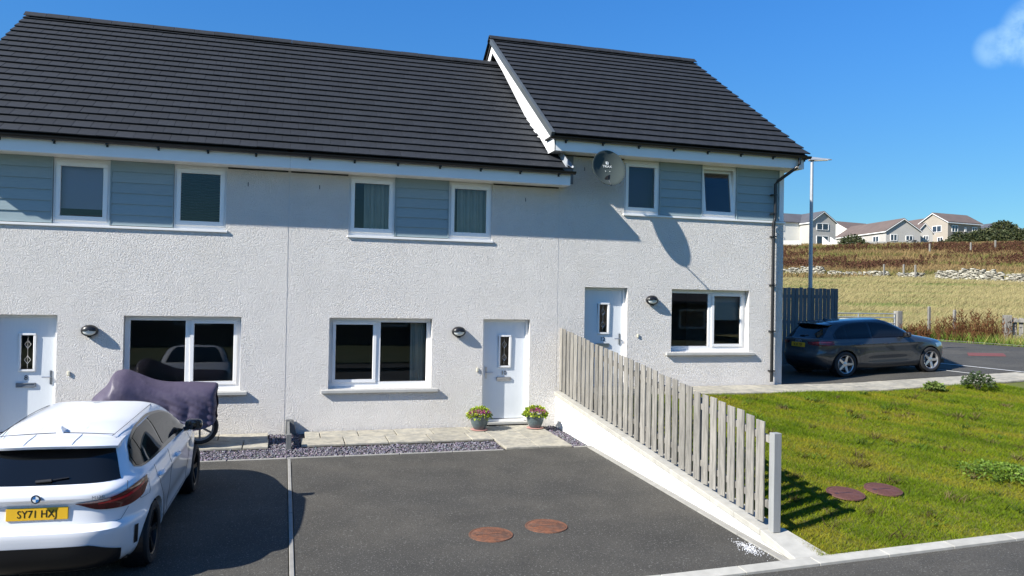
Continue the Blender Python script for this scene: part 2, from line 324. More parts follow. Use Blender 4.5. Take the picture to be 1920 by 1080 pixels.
# slate chippings
def chips(rects, n, zf, name, label):
    A = np.array([(b-a)*(d-c) for a, b, c, d in rects]); k = rng.choice(len(rects), n, p=A/A.sum()); rr = np.array(rects)[k]
    x = rr[:, 0]+(rr[:, 1]-rr[:, 0])*rng.random(n); y = rr[:, 2]+(rr[:, 3]-rr[:, 2])*rng.random(n)
    z = np.array([zf(q) for q in y])-.045+rng.random(n)*.03; s = rng.uniform(.011, .026, n)
    base = np.array([[-1, -.6, 0], [1, -.7, .1], [.8, .7, 0], [-.7, .8, .1], [.1, 0, .55], [0, 0, -.4]]); V = []
    a = rng.uniform(0, 6.283, n); tl = rng.normal(0, .35, (n, 2))
    B = base[None]*(1+rng.normal(0, .22, (n, 6, 3)))*s[:, None, None]
    ca, sa = np.cos(a)[:, None], np.sin(a)[:, None]
    bx = B[..., 0]*ca-B[..., 1]*sa; by = B[..., 0]*sa+B[..., 1]*ca; bz = B[..., 2]+bx*tl[:, :1]+by*tl[:, 1:]
    V = np.stack([bx+x[:, None], by+y[:, None], bz+z[:, None]], -1).reshape(-1, 3)
    F0 = np.array([[0, 1, 4], [1, 2, 4], [2, 3, 4], [3, 0, 4], [1, 0, 5], [2, 1, 5], [3, 2, 5], [0, 3, 5]]); F = (F0[None]+6*np.arange(n)[:, None, None]).reshape(-1, 3)
    c = np.array([.155, .142, .168])*rng.uniform(.45, 1.6, (n, 1))+rng.normal(0, .012, (n, 3)); c = np.clip(c, .02, 1)
    return tag(np_mesh(name, V, F, SLATE, np.repeat(c, 6, 0)), label, 'gravel', kind='stuff')
struct('gravel_bed', MB().grid(lambda x, y: (x, y, zdrive(y)-.035), [-6.4, .3, 5.42], [-2.07, -1.2, 0]), mat('dark_grit', (.06, .055, .06), .95))
chips([(-6, 3.77, -2.06, -1.27), (-.26, .28, -1.27, -.02), (5.05, 5.38, -2.06, -.03)], 15000, zdrive, 'slate_gravel', 'purple grey slate chippings between the paving slabs and the tarmac drives')

# ------------------------------------------------------------------ terraced houses
FY, RY = -.38, 4.8                       # fascia plane, ridge line
def openings_wall(mb, x0, x1, z0, z1, holes, t=.30):
    xs = sorted({x0, x1, *[h[0] for h in holes], *[h[1] for h in holes]}); zs = sorted({z0, z1, *[h[2] for h in holes], *[h[3] for h in holes]})
    solid = lambda i, j: 0 <= i < len(xs)-1 and 0 <= j < len(zs)-1 and not any(h[0] <= (xs[i]+xs[i+1])/2 <= h[1] and h[2] <= (zs[j]+zs[j+1])/2 <= h[3] for h in holes)
    for i in range(len(xs)-1):
        for j in range(len(zs)-1):
            if not solid(i, j): continue
            a, b, c, d = xs[i], xs[i+1], zs[j], zs[j+1]
            mb.add([(a, 0, c), (b, 0, c), (b, 0, d), (a, 0, d)], [(0, 1, 2, 3)]); mb.add([(a, t, c), (b, t, c), (b, t, d), (a, t, d)], [(3, 2, 1, 0)])
            if not solid(i-1, j): mb.add([(a, 0, c), (a, t, c), (a, t, d), (a, 0, d)], [(3, 2, 1, 0)])
            if not solid(i+1, j): mb.add([(b, 0, c), (b, t, c), (b, t, d), (b, 0, d)], [(0, 1, 2, 3)])
            if not solid(i, j-1): mb.add([(a, 0, c), (b, 0, c), (b, t, c), (a, t, c)], [(3, 2, 1, 0)])
            if not solid(i, j+1): mb.add([(a, 0, d), (b, 0, d), (b, t, d), (a, t, d)], [(0, 1, 2, 3)])
def ring(mb, x0, x1, z0, z1, w, y0, y1, wb=None):
    wb = wb or w
    mb.box(x0, y0, z0, x1, y1, z0+wb).box(x0, y0, z1-w, x1, y1, z1).box(x0, y0, z0+wb, x0+w, y1, z1-w).box(x1-w, y0, z0+wb, x1, y1, z1-w)
def pane(parent, x0, x1, z0, z1, y, M=None):
    g = MB().box(x0, y, z0, x1, y+.006, z1)
    if M is not None: g.v = [tuple(M @ Vector(p)) for p in g.v]
    return g.build('pane', GLASS, parent)
def window2(h, x0, x1, z0, z1, sash_left):            # wide ground floor window: fixed light + opening light
    y = .15; w = .085; mid = x0+(x1-x0)*(.475 if sash_left else .535); f = MB(); ring(f, x0, x1, z0, z1, w, y, y+.07, .09); f.box(mid-.05, y, z0+.09, mid+.05, y+.07, z1-w)
    wf = f.build('window', UPVC, h, bevel=.006)
    a, b = (x0+w, mid-.05) if sash_left else (mid+.05, x1-w); c, d = (mid+.05, x1-w) if sash_left else (x0+w, mid-.05)
    s = MB(); ring(s, a-.012, b+.012, z0+.078, z1-w+.012, .062, y-.018, y+.05); s.build('sash', UPVC, wf, bevel=.006)
    pane(wf, a+.05, b-.05, z0+.14, z1-w-.05, y+.012); pane(wf, c, d, z0+.09, z1-w, y+.03)
    MB().box(x0-.005, y-.02, z0-.028, x1+.005, y+.10, z0-.002).build('drip_bar', UPVC, wf)
    MB().hexa([(x0-.13, -.065, z0-.105), (x1+.13, -.065, z0-.105), (x0-.13, .14, z0-.105), (x1+.13, .14, z0-.105),
               (x0-.13, -.065, z0-.045), (x1+.13, -.065, z0-.045), (x0-.13, .14, z0-.03), (x1+.13, .14, z0-.03)]).build('sill', SILLM, wf, bevel=.006)
    return wf
def window1(h, x0, x1, z0, z1, tilt=0.):
    y = .045; f = MB(); ring(f, x0, x1, z0, z1, .055, y, y+.07, .07); wf = f.build('window', UPVC, h, bevel=.005)
    M = Matrix.Translation((0, y+.03, z0+.07)) @ Matrix.Rotation(-R(tilt), 4, 'X') @ Matrix.Translation((0, -y-.03, -z0-.07))
    s = MB(); ring(s, x0+.04, x1-.04, z0+.058, z1-.042, .075, y-.02, y+.05, .085); s.v = [tuple(M @ Vector(p)) for p in s.v]; s.build('sash', UPVC, wf, bevel=.006)
    pane(wf, x0+.11, x1-.11, z0+.14, z1-.112, y+.01, M); return wf
def front_door(h, x0, x1, zt, zh, num, handle_right):
    y = .15; f = MB(); f.box(x0, y-.03, zt, x0+.055, y+.06, zh).box(x1-.055, y-.03, zt, x1, y+.06, zh).box(x0+.055, y-.03, zh-.055, x1-.055, y+.06, zh)
    lx0, lx1 = x0+.058, x1-.058; cx = (lx0+lx1)/2; z = lambda q: zt+q
    d = MB(); openings = (cx-.10, cx+.10, z(1.13), z(1.74)); xs = [lx0, openings[0], openings[1], lx1]; zs = [zt+.05, openings[2], openings[3], zh-.058]
    for i in range(3):
        for j in range(3):
            if (i, j) != (1, 1): d.box(xs[i], y, zs[j], xs[i+1], y+.05, zs[j+1])
    do = d.build('door', DOORM, h); f.build('door_frame', UPVC, do, bevel=.005)
    g = MB(); ring(g, cx-.135, cx+.135, z(1.095), z(1.775), .04, y-.028, y-.001); g.build('glazing_frame', UPVC, do, bevel=.008)
    pane(do, cx-.10, cx+.10, z(1.13), z(1.74), y+.02)
    lead = MB()
    for k in (0, 1): 
        zc = z(1.30+.27*k); P = [(cx, zc-.07), (cx+.05, zc), (cx, zc+.07), (cx-.05, zc)]
        for i in range(4): lead.tube([(P[i][0], y+.016, P[i][1]), (P[(i+1) % 4][0], y+.016, P[(i+1) % 4][1])], .004, 4)
    lead.tube([(cx, y+.016, z(1.14)), (cx, y+.016, z(1.73))], .003, 4); lead.build('lead_came', CHROME, do)
    text(num, .12, Matrix.Translation((cx-.01, y-.004, z(.985))) @ Matrix.Rotation(R(90), 4, 'X'), BLACKP, do, 'house_number', .003)
    lb = MB(); ring(lb, cx-.16, cx+.14, z(.82), z(.90), .018, y-.022, y-.001); lb.box(cx-.142, y-.012, z(.838), cx+.122, y-.002, z(.882)); lb.build('letterbox', CHROME if num != '8' else LEAD, do, bevel=.003)
    hx = lx1-.055 if handle_right else lx0+.055; sg = -1 if handle_right else 1; hd = MB().box(hx-.017, y-.014, z(.87), hx+.017, y-.001, z(1.11))
    hd.tube([(hx, y-.01, z(1.0)), (hx, y-.06, z(1.0)), (hx+sg*.13, y-.06, z(1.0))], .011, 8); hd.build('handle', CHROME, do)
    MB().box(x0+.055, y-.035, zt-.01, x1-.055, y+.06, zt+.035).build('threshold', UPVC, do)
    MB().box(x0, .0, zt-.055, x1, .14, zt-.012).build('doorstep', SILLM, do)
    return do
def boards(h, x0, x1, z0, z1, n=6):
    p = (z1-z0)/n; MB().box(x0, .05, z0, x1, .10, z1).build('cladding_backing', CLAD, h)
    for k in range(n):
        a = z0+k*p; b = a+p+.012; MB().hexa([(x0+.02, .012, a+.003), (x1-.02, .012, a+.003), (x0+.02, .05, a+.003), (x1-.02, .05, a+.003), (x0+.02, .030, b), (x1-.02, .030, b), (x0+.02, .05, b), (x1-.02, .05, b)]).build('cladding_board', CLAD, h)
    MB().box(x0, .006, z0, x0+.019, .05, z1).box(x1-.019, .006, z0, x1, .05, z1).build('cladding_trim', CLAD, h)
PITCH = math.atan2(3.60, 5.26)
def terraced_house(x0, x1, zo, label, num, door, win, sash_left, strip, items, handle_right, rx0, rx1, oddshift0, oddshift1, gl, gr, bell, fas, gut, txe):
    h = thing('terraced_house', label, 'house', ((x0+x1)/2, 0, zo), group='houses of the terrace')
    a0, a1 = x0+.006, x1-.006; z = lambda q: zo+q
    holes = [(door[0], door[1], z(-.5), z(2.157)), (win[0], win[1], z(.78), z(2.157)), (strip[0], strip[1], z(3.735), z(4.99))]
    wm = MB(); openings_wall(wm, a0, a1, z(.012) if zo < .3 else z(.01), z(4.99), holes); wm.build('wall', ROUGHCAST, h)
    MB().box(a0, .012, z(-.5), door[0]-.002, .28, z(.015)).box(door[1]+.002, .012, z(-.5), a1, .28, z(.015)).build('plinth', mat('dark_plinth', (.12, .115, .11), .9), h)
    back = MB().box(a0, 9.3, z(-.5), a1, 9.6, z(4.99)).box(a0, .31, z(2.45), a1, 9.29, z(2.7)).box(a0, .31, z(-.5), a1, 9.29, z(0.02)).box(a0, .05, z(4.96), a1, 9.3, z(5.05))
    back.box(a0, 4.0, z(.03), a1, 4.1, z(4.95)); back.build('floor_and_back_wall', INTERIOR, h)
    pent = lambda zb: [(0.31 if zb else -.0, z(-.5)), (9.6, z(-.5)), (9.6, z(5.05)), (4.8, z(8.62)), (.31 if zb else 0., z(5.05) if not zb else z(5.25))]
    for xa, xb, g in ((a0, a0+.22, gl), (a1-.22, a1, gr)):
        if g: MB().prism([(.302, z(-.5)), (9.6, z(-.5)), (9.6, z(5.05)), (4.8, z(8.60)), (.302, z(5.22)), (.302, z(5.0))], lambda a, b, t: (t, a, b), xa, xb).build('gable_wall', SMOOTHW, h)
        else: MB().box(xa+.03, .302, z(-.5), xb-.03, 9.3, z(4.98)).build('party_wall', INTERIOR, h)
    # eaves: fascia, soffit, gutter with brackets
    MB().box(fas[0], FY, z(4.93), fas[1], FY+.022, z(5.17)).build('fascia', FASCIA, h, bevel=.004)
    MB().box(fas[0]+.001, FY+.022, z(4.935), fas[1]-.001, .04, z(4.955)).build('soffit', FASCIA, h)
    gm = MB(); n = 9; gr_ = .06; gy = FY-.065; gz = z(5.205)
    for xa, xb in (gut,):
        gm.grid(lambda u, v: (u, gy-math.cos(v)*gr_, gz-math.sin(v)*gr_), [xa, xb], [math.pi*k/n for k in range(n+1)])
        gm.grid(lambda u, v: (u, gy-math.cos(v)*(gr_-.006), gz-math.sin(v)*(gr_-.006)), [xa, xb], [math.pi*k/n for k in range(n+1)], True)
        for xe in (xa, xb): gm.prism([(gy-math.cos(math.pi*k/n)*gr_, gz-math.sin(math.pi*k/n)*gr_) for k in range(n+1)], lambda a, b, t: (t, a, b), xe-.004, xe+.004)
    go = gm.build('gutter', BLACKP, h, True)
    x = gut[0]+.35
    while x < gut[1]-.1:
        MB().box(x-.018, gy-.028, gz-.078, x+.018, FY-.002, gz-.056).box(x-.018, FY-.02, gz-.11, x+.018, FY-.002, gz-.078).build('bracket', BLACKP, go); x += .82
    MB().box(rx0+.05, FY-.05, z(5.205), rx1-.05, .1, z(5.24)).build('eaves_tray', DECK, h)
    # roof
    c, s = math.cos(PITCH), math.sin(PITCH); ey, ez = FY-.10, z(5.225)
    rid = (RY, ez+(RY-ey)*math.tan(PITCH))
    MB().prism([(ey+.06, ez+.005), (RY, rid[1]-.03), (2*RY-ey-.06, ez+.005), (2*RY-ey-.06, ez-.035), (RY, rid[1]-.10), (ey+.06, ez-.035)], lambda a, b, t: (t, a, b), rx0+.06, rx1-.06).build('roof_deck', DECK, h)
    tw, gauge = .293, .325; tm = MB(); wd = tw
    tm.hexa([(.001, 0, .028), (wd-.001, 0, .028), (.001, .40, -.012), (wd-.001, .40, -.012), (.001, 0, .053), (wd-.001, 0, .053), (.001, .40, .010), (wd-.001, .40, .010)])
    tme = tm.mesh('roof_tile', bevel=.0025); tme.materials.append(TILE); ms = []
    for k in range(20):
        a = rx0+(oddshift0 if k % 2 else 0); b = (txe if k < 2 else rx1)+(oddshift1 if k % 2 else 0); x = a
        first = tw/2 if (k % 2 and oddshift0 == 0) else tw
        while x < b-.03:
            w = min(first, b-x); first = tw
            B = Matrix(((1, 0, 0, x), (0, c, -s, ey+k*gauge*c), (0, s, c, ez+k*gauge*s), (0, 0, 0, 1))) @ Matrix.Diagonal((w/tw, 1 if k < 19 else .62, 1, 1))
            B = B @ Matrix.Translation((0, random.uniform(-.004, .004), random.uniform(-.0015, .0015))); ms.append(B); x += w
    ms.sort(key=lambda B: (Vector(CAM)-B.translation).length)
    for B in ms[:300]: obj('roof_tile', tme, None, h, B)
    rest = MB()
    for B in ms[300:]: rest.add([B @ v.co for v in tme.vertices], [tuple(p.vertices) for p in tme.polygons])
    if ms[300:]: tag(rest.build('roof_tiles', TILE, h, weld=False), kind='stuff')
    MB().grid(lambda u, v: (u, RY+v*c, rid[1]-v*s+.03), [rx0, rx1], [0, 6.3]).build('rear_roof_slope', TILE, h)
    rg = MB(); L = .445; pr = [(-.17, -.085), (-.03, .035), (.03, .035), (.17, -.085), (.17, -.105), (0, .012), (-.17, -.105)]
    rme = rg.prism(pr, lambda a, b, t: (t, a, b), .002, L-.002).mesh('ridge_tile', bevel=.003); rme.materials.append(TILE)
    nr = round((rx1-rx0)/L); sc = (rx1-rx0)/nr/L
    for k in range(nr): obj('ridge_tile', rme, None, h, Matrix.Translation((rx0+k*L*sc, RY, rid[1]+.075+random.uniform(-.004, .004))) @ Matrix.Diagonal((sc, 1, 1, 1)))
    # bargeboards with boxed ends
    for sd, g, xe in ((-1, gl, rx0), (1, gr, rx1)):
        if not g: continue
        xa, xb = (xe+.10, xe+.122) if sd < 0 else (xe-.122, xe-.10)
        P = [(FY, z(4.93)), (FY+.36, z(4.93)), (RY, rid[1]-.36), (RY, rid[1]-.05), (FY, z(5.17))]
        MB().prism(P, lambda a, b, t: (t, a, b), xa, xb).build('bargeboard', FASCIA, h)
        P2 = [(RY, rid[1]-.36), (RY, rid[1]-.05), (2*RY-FY, z(5.17)), (2*RY-FY, z(4.93)), (2*RY-FY-.36, z(4.93))]
        MB().prism(P2, lambda a, b, t: (t, a, b), xa, xb).build('bargeboard', FASCIA, h)
        xi = a0 if sd < 0 else a1
        lo, hi = sorted((xa if sd > 0 else xb, xi))
        MB().prism([(FY+.03, z(4.94)), (.30, z(4.94)), (RY, rid[1]-.34), (RY, rid[1]-.32), (.2, z(4.97)), (FY+.03, z(4.96))], lambda a, b, t: (t, a, b), lo+.001, hi-.001).build('verge_soffit', FASCIA, h)
        if sd < 0 and x0 > 1:
            vm = MB().box(-.012, 0, -.06, .004, .335, .052).box(-.012, 0, .052, .07, .335, .062).box(-.012, -.006, -.06, .06, .004, .060).mesh('verge_cap', bevel=.003); vm.materials.append(mat('grey_verge', (.075, .085, .09), .5, rand=.08))
            for k in range(20):
                if ey+k*gauge*c+.335*c > RY: break
                obj('verge_cap', vm, None, h, Matrix(((1, 0, 0, xe-.004), (0, c, -s, ey+k*gauge*c), (0, s, c, ez+k*gauge*s+.004), (0, 0, 0, 1))))
    # windows, cladding, door
    window2(h, win[0], win[1], z(.808), z(2.157), sash_left); front_door(h, door[0], door[1], z(.06), z(2.157), num, handle_right)
    for it in items:
        if it[0] == 'w': window1(h, it[1], it[2], z(3.765), z(4.905), it[3] if len(it) > 3 else 0)
        elif it[0] == 'p': boards(h, it[1], it[2], z(3.77), z(4.935))
        else: MB().box(it[1], .0, z(3.77), it[2], .10, z(4.93)).build('corner_trim', FASCIA, h)
    MB().box(strip[0], .055, z(4.905), strip[1], .12, z(4.98)).build('head_trim', FASCIA, h)
    MB().box(strip[0]-.02, -.03, z(3.715), strip[1]+.03, .12, z(3.757)).build('sill', UPVC, h, bevel=.004)
    for q0, q1 in ((a0+.02, strip[0]-.02), (strip[1]+.02, a1-.02)):
        if q1-q0 > .25: MB().box(q0, -.012, z(4.905), q1, -.001, z(4.93)).build('shadow_gap_strip', BLACKP, h)  # black strip drawn for the shadow gap under the soffit
    for wx, wz in ((x0+.55, 4.62), (x1-.75, 4.60)):
        if not strip[0]-.1 < wx < strip[1]+.1: MB().box(wx, -.004, z(wz), wx+.012, .0, z(wz+.075)).build('weep_vent', BLACKP, h)
    MB().box(bell-.022, -.025, z(1.09), bell+.022, -.002, z(1.17)).build('doorbell', mat('cream_plastic', (.66, .62, .48), .5), h, bevel=.008)
    return h
J2, XC = 5.443, 10.917
H8 = terraced_house(-5.443, 0, 0, 'white roughcast terraced house with door number 8, behind the white car', '8', (-4.845, -3.861), (-2.805, -.812), False, (-5.2, -1.121),
    [('p', -5.2, -3.99), ('w', -3.986, -3.083), ('p', -3.08, -2.03), ('w', -2.025, -1.121)], True, -5.86, 0, 0, .1465, True, False, -3.66, (-5.76, 0), (-5.87, -.004), 0)
H10 = terraced_house(0, J2, 0, 'white roughcast terraced house with door number 10 between two flower pots', '10', (3.846, 4.845), (.79, 2.795), True, (1.111, 3.986),
    [('w', 1.111, 2.005), ('p', 2.01, 3.09), ('w', 3.095, 3.986)], False, 0, 5.435, .1465, 0, False, False, 3.735, (0.002, 5.54), (.004, 5.615), 5.55)
H12 = terraced_house(J2, XC, .70, 'white end of terrace house with door number 12 and raised roof', '12', (6.05, 7.037), (8.093, 10.039), False, (6.92, 10.917),
    [('w', 6.92, 7.765), ('p', 7.77, 8.81), ('w', 8.815, 9.68, 7.), ('p', 9.685, 10.80), ('t', 10.80, 10.915)], True, 5.08, 11.26, 0, 0, True, True, 7.29, (5.18, 11.14), (5.07, 11.27), 11.26)
MB().box(-.02, .010, -.4, .02, .06, 4.98).build('movement_joint', SMOOTHW, H10)
MB().box(J2-.02, .010, -.4, J2+.02, .06, 5.6).build('movement_joint', SMOOTHW, H12)
MB().box(J2+.007, .001, .0, XC-.007, .28, .74).box(J2-.004, .0135, .70, J2+.0, .28, 5.6).build('base_wall', ROUGHCAST, H12)
MB().box(5.47, -.008, 5.02, 5.74, -.001, 5.632).build('lead_patch', LEAD, H12)
fl = MB()       # flashing where the lower roof meets the taller gable
c_, s_ = math.cos(PITCH), math.sin(PITCH); e_y, e_z = FY-.10, 5.225
for k in range(19):
    y0 = e_y+k*.325*c_; z0 = e_z+k*.325*s_+.055
    fl.hexa([(5.405, y0, z0), (5.442, y0, z0), (5.405, y0+.33*c_, z0+.33*s_), (5.442, y0+.33*c_, z0+.33*s_), (5.420, y0, z0+.15), (5.437, y0, z0+.15), (5.420, y0+.33*c_, z0+.33*s_+.15), (5.437, y0+.33*c_, z0+.33*s_+.15)])
fl.build('lead_flashing', mat('pale_lead', (.36, .38, .40), .5, metal=.2, var=.15, vs=9), H12)
MB().grid(lambda u, v: (5.40+.16*u, e_y-.03+.55*v*c_, e_z+.05+.55*v*s_+.09*(u-.5)**2*2+.03*math.sin(u*5)), list(np.linspace(0, 1, 6)), list(np.linspace(0, 1, 6))).build('flashing_apron', MATS['pale_lead'], H12, True)
# downpipe on the end house
dp = MB().tube([(10.99, -.445, 5.86), (10.99, -.445, 5.72), (10.96, -.42, 5.66), (10.66, -.12, 5.36), (10.63, -.085, 5.30), (10.63, -.085, 4.50)], .036, 12).tube([(10.63, -.085, 4.52), (10.60, -.075, 4.40), (10.60, -.075, .80)], .036, 12)
dp.tube([(10.60, -.075, 4.40), (10.60, -.075, 4.31)], .042, 12); dpo = dp.build('downpipe', BLACKP, H12, True, weld=False)
for zz in (5.05, 4.62, 4.1, 3.0, 1.95, 1.05): MB().box(10.545, -.115, zz-.014, 10.66, -.001, zz+.014).build('pipe_clip', BLACKP, dpo)

# things behind the panes
def curtain(x0, x1, z0, z1, y, m, label, amp=.035, k=46):
    us = np.linspace(0, 1, 60); c = MB().grid(lambda u, v: (x0+(x1-x0)*u, y+amp*math.sin(u*(x1-x0)*k+math.sin(v*1.1))+.01*math.sin(u*61), z0+(z1-z0)*v), list(us), [0, .25, .5, .75, 1])
    return tag(c.build('curtain', m, None, True), label, 'curtain')
CUR = mat('pale_curtain', (.80, .80, .72), .9, var=.08, vs=3, trans=.25)
curtain(1.42, 1.99, 3.7, 4.9, .19, CUR, 'pale grey curtain half drawn behind the upper left window of number 10')
curtain(3.30, 3.98, 3.7, 4.9, .19, CUR, 'pale grey curtain behind the upper right window of number 10')
curtain(3.10, 3.27, 3.7, 4.9, .20, CUR, 'narrow pale curtain edge at the left of the upper right window of number 10')
curtain(2.42, 2.72, .7, 2.1, .36, CUR, 'pale curtain gathered at the right of the ground floor window of number 10')
vb = thing('venetian_blind', 'dark venetian blind behind the upper window of number 8 nearest number 10', 'blind', (-1.57, .2, 3.8))
DB = mat('dark_blind', (.05, .045, .05), .6)
for k in range(22): MB().box(-2.0, .18, 0, -1.14, .215, .004, Matrix.Translation((0, 0, 3.82+k*.05)) @ Matrix.Translation((0, .2, 0)) @ Matrix.Rotation(R(38), 4, 'X') @ Matrix.Translation((0, -.2, 0))).build('slat', DB, vb)
tag(MB().box(9.13, .30, 2.18, 9.98, .306, 2.9).build('window_sheet', mat('blind_fabric', (.62, .64, .64), .9, trans=.2)), 'pale roller blind half lowered in the ground floor window of number 12', 'blind')
tag(MB().box(-3.9, .16, 4.05, -3.16, .166, 4.9).build('window_sheet', mat('lilac_blind', (.66, .68, .88), .9, trans=.3)), 'pale lilac roller blind in the upper left window of number 8', 'blind')
tag(MB().box(-3.9, .45, 3.75, -3.1, .9, 3.98).build('cushion', mat('red_cloth', (.30, .04, .04), .9), bevel=.08), 'red cushion on the sill inside the upper left window of number 8', 'cushion')
tag(MB().box(7.0, .30, 4.5, 7.72, .306, 5.55).build('window_sheet', mat('navy_sky_reflection', (.045, .06, .16), .9)), 'dark blue sheet coloured as reflected sky behind the upper window of number 12 beside the satellite dish', 'blind')  # blue sheet carries the pane's sky reflection in its colour
# ------------------------------------------------------------------ wall lamps and satellite dish
def wall_lamp(x, z, label):
    h = thing('wall_lamp', label, 'wall lamp', (x, 0, z), group='oval bulkhead lamps on the terrace')
    M = Matrix.Translation((x, -.001, z)) @ Matrix.Rotation(R(90), 4, 'X')
    MB().lathe([(0, 0), (.128, 0), (.14, .02), (.14, .055), (.125, .075), (.112, .075), (.112, .03), (0, .03)], 32, M, 1., .74).build('housing', BLACKP, h, True)
    MB().lathe([(.111, .031), (.111, .07), (.095, .095), (.06, .11), (0, .116)], 32, M, 1., .74).build('diffuser', mat('opal_plastic', (.72, .74, .70), .35), h, True)
    prf = [(.122, .05), (.122, .078), (.104, .106), (.066, .124), (.012, .131)]
    hd = MB().grid(lambda a, i: tuple(M @ Vector((math.cos(a)*prf[i][0], math.sin(a)*prf[i][0]*.76+.004, prf[i][1]))), list(np.linspace(-.12, math.pi+.12, 24)), range(5))
    hd.build('hood', BLACKP, h, True)
    MB().box(x-.03, -.07, z-.118, x+.03, -.02, z-.10).build('sensor', BLACKP, h)
wall_lamp(-3.34, 1.885, 'black oval wall lamp between the door of number 8 and its window')
wall_lamp(3.33, 1.90, 'black oval wall lamp left of the door of number 10')
wall_lamp(7.60, 2.605, 'black oval wall lamp right of the door of number 12')
dc = Vector((6.335, -.50, 5.325)); nrm = Vector((.05, -.96, .25)).normalized(); dx = nrm.cross(Vector((0, 0, 1))).normalized()*-1; dx = Vector((0, 0, 1)).cross(nrm).normalized(); dyv = nrm.cross(dx)
DM = Matrix(((dx.x, dyv.x, nrm.x, dc.x), (dx.y, dyv.y, nrm.y, dc.y), (dx.z, dyv.z, nrm.z, dc.z), (0, 0, 0, 1)))
sd_ = thing('satellite_dish', 'dark grey satellite dish on the wall of number 12', 'satellite dish', (6.4, 0, 5.3))
DG = mat('dish_grey', (.060, .076, .074), .9, spec=.08, var=.05, vs=4)
MB().lathe([(0, -.075), (.10, -.07), (.2, -.05), (.3, -.012), (.345, .012), (.36, .012), (.36, .002), (.345, 0), (.3, -.028), (.2, -.066), (.1, -.086), (0, -.09)], 40, DM, 1.04, 1.08).build('reflector', DG, sd_, True)
bot = DM @ Vector((0, -.37, .0)); lnb = bot+Vector((-.20, -.34, .07)); 
MB().tube([dc-nrm*.08, dc-nrm*.16, (dc.x+.02, -.12, dc.z-.02), (dc.x+.02, -.004, dc.z-.02)], .022, 8).box(dc.x-.05, -.012, dc.z-.13, dc.x+.09, -.001, dc.z+.10).build('wall_bracket', LEAD, sd_)
MB().tube([DM @ Vector((0, -.30, -.05)), bot, lnb], .013, 8).build('feed_arm', CHROME, sd_)
MB().tube([lnb-nrm*.11+Vector((0, 0, .035)), lnb-nrm*.05+Vector((0, 0, .035)), lnb-nrm*.05+Vector((0, 0, .035)), lnb+nrm*.05+Vector((0, 0, .03))], [.03, .03, .022, .022], 10).box(lnb.x-.025, lnb.y-.03, lnb.z-.03, lnb.x+.025, lnb.y+.03, lnb.z+.05).build('feed_head', BLACKP, sd_)
WP = mat('white_print', (.80, .82, .80), .6)
surf = lambda x, y: -.075+.72*(x*x+y*y*.8)
TM = DM @ Matrix.Translation((.0, .055, surf(0, .055)+.012))
text('TRIAX', .075, TM, WP, sd_, 'lettering', .001)
MB().box(-.03, .10, surf(0, .13)+.012, .03, .16, surf(0, .13)+.015, DM).build('logo_square', WP, sd_, bevel=.001)
MB().box(-.006, .115, surf(0, .13)+.016, .006, .15, surf(0, .13)+.018, DM).box(-.014, .137, surf(0, .13)+.0165, .014, .145, surf(0, .13)+.0185, DM).build('logo_mark', DG, sd_)
MB().box(-.055, -.06, surf(0, -.05)+.012, -.045, -.04, surf(0, -.05)+.014, DM).box(.045, -.06, surf(0, -.05)+.012, .055, -.04, surf(0, -.05)+.014, DM).build('bolt_heads', WP, sd_)

# ------------------------------------------------------------------ retaining wall, picket fence, low divider
zc = lambda y: .662+.102*y
rw = thing('retaining_wall', 'low white wedge shaped retaining wall beside the drive of number 10', 'wall', (5.55, -4, -.1))
MB().prism([(-.005, -.3), (-8.0, -.5), (-8.0, zc(-8.0)-.075), (-.005, zc(0)-.075)], lambda a, b, t: (t, a, b), 5.425, 5.66).build('wall', mat('white_roughcast', (.80, .80, .785), .9, var=.04, vs=1, bump=.8, bs=30, bd=.015, voro=True), rw)  # plain white roughcast with slight mottling
n = 13
for k in range(n):
    ya, yb = -.006-7.3*k/n, -.006-7.3*(k+1)/n+.006
    MB().hexa([(5.395, yb, zc(yb)-.075), (5.70, yb, zc(yb)-.075), (5.395, ya, zc(ya)-.075), (5.70, ya, zc(ya)-.075), (5.395, yb, zc(yb)), (5.70, yb, zc(yb)), (5.395, ya, zc(ya)), (5.70, ya, zc(ya))]).build('coping_stone', CONC, rw, bevel=.006)
MB().hexa([(5.40, -7.96, zc(-7.96)-.12), (5.86, -7.96, zc(-7.96)-.12), (5.395, -7.31, zc(-7.31)-.12), (5.72, -7.31, zc(-7.31)-.12), (5.40, -7.96, zc(-7.96)-.062), (5.86, -7.96, zc(-7.96)-.062), (5.395, -7.31, zc(-7.31)), (5.72, -7.31, zc(-7.31))]).build('coping_stone', CONC, rw, bevel=.006)
pf = thing('picket_fence', 'weathered grey timber picket fence on the white retaining wall', 'fence', (5.55, -3.7, 0))
n = 34; y = -.02; pitch = 7.28/n
for k in range(n):
    yc = -.06-k*pitch-random.uniform(-.006, .006); hgt = 1.30-.10*k/n+random.uniform(-.012, .012); w = .158+random.uniform(-.008, .005); zb = zc(yc)+.035+random.uniform(-.006, .006)
    ln = random.uniform(-.006, .006); px = 5.505+random.uniform(-.004, .004)
    MB().hexa([(px, yc-w/2, zb), (px+.020, yc-w/2, zb), (px, yc+w/2, zb), (px+.020, yc+w/2, zb), (px-.002, yc-w/2+ln, zb+hgt), (px+.018, yc-w/2+ln, zb+hgt), (px-.002, yc+w/2+ln, zb+hgt+.008), (px+.018, yc+w/2+ln, zb+hgt+.008)]).build('picket', WOOD, pf, bevel=.003)
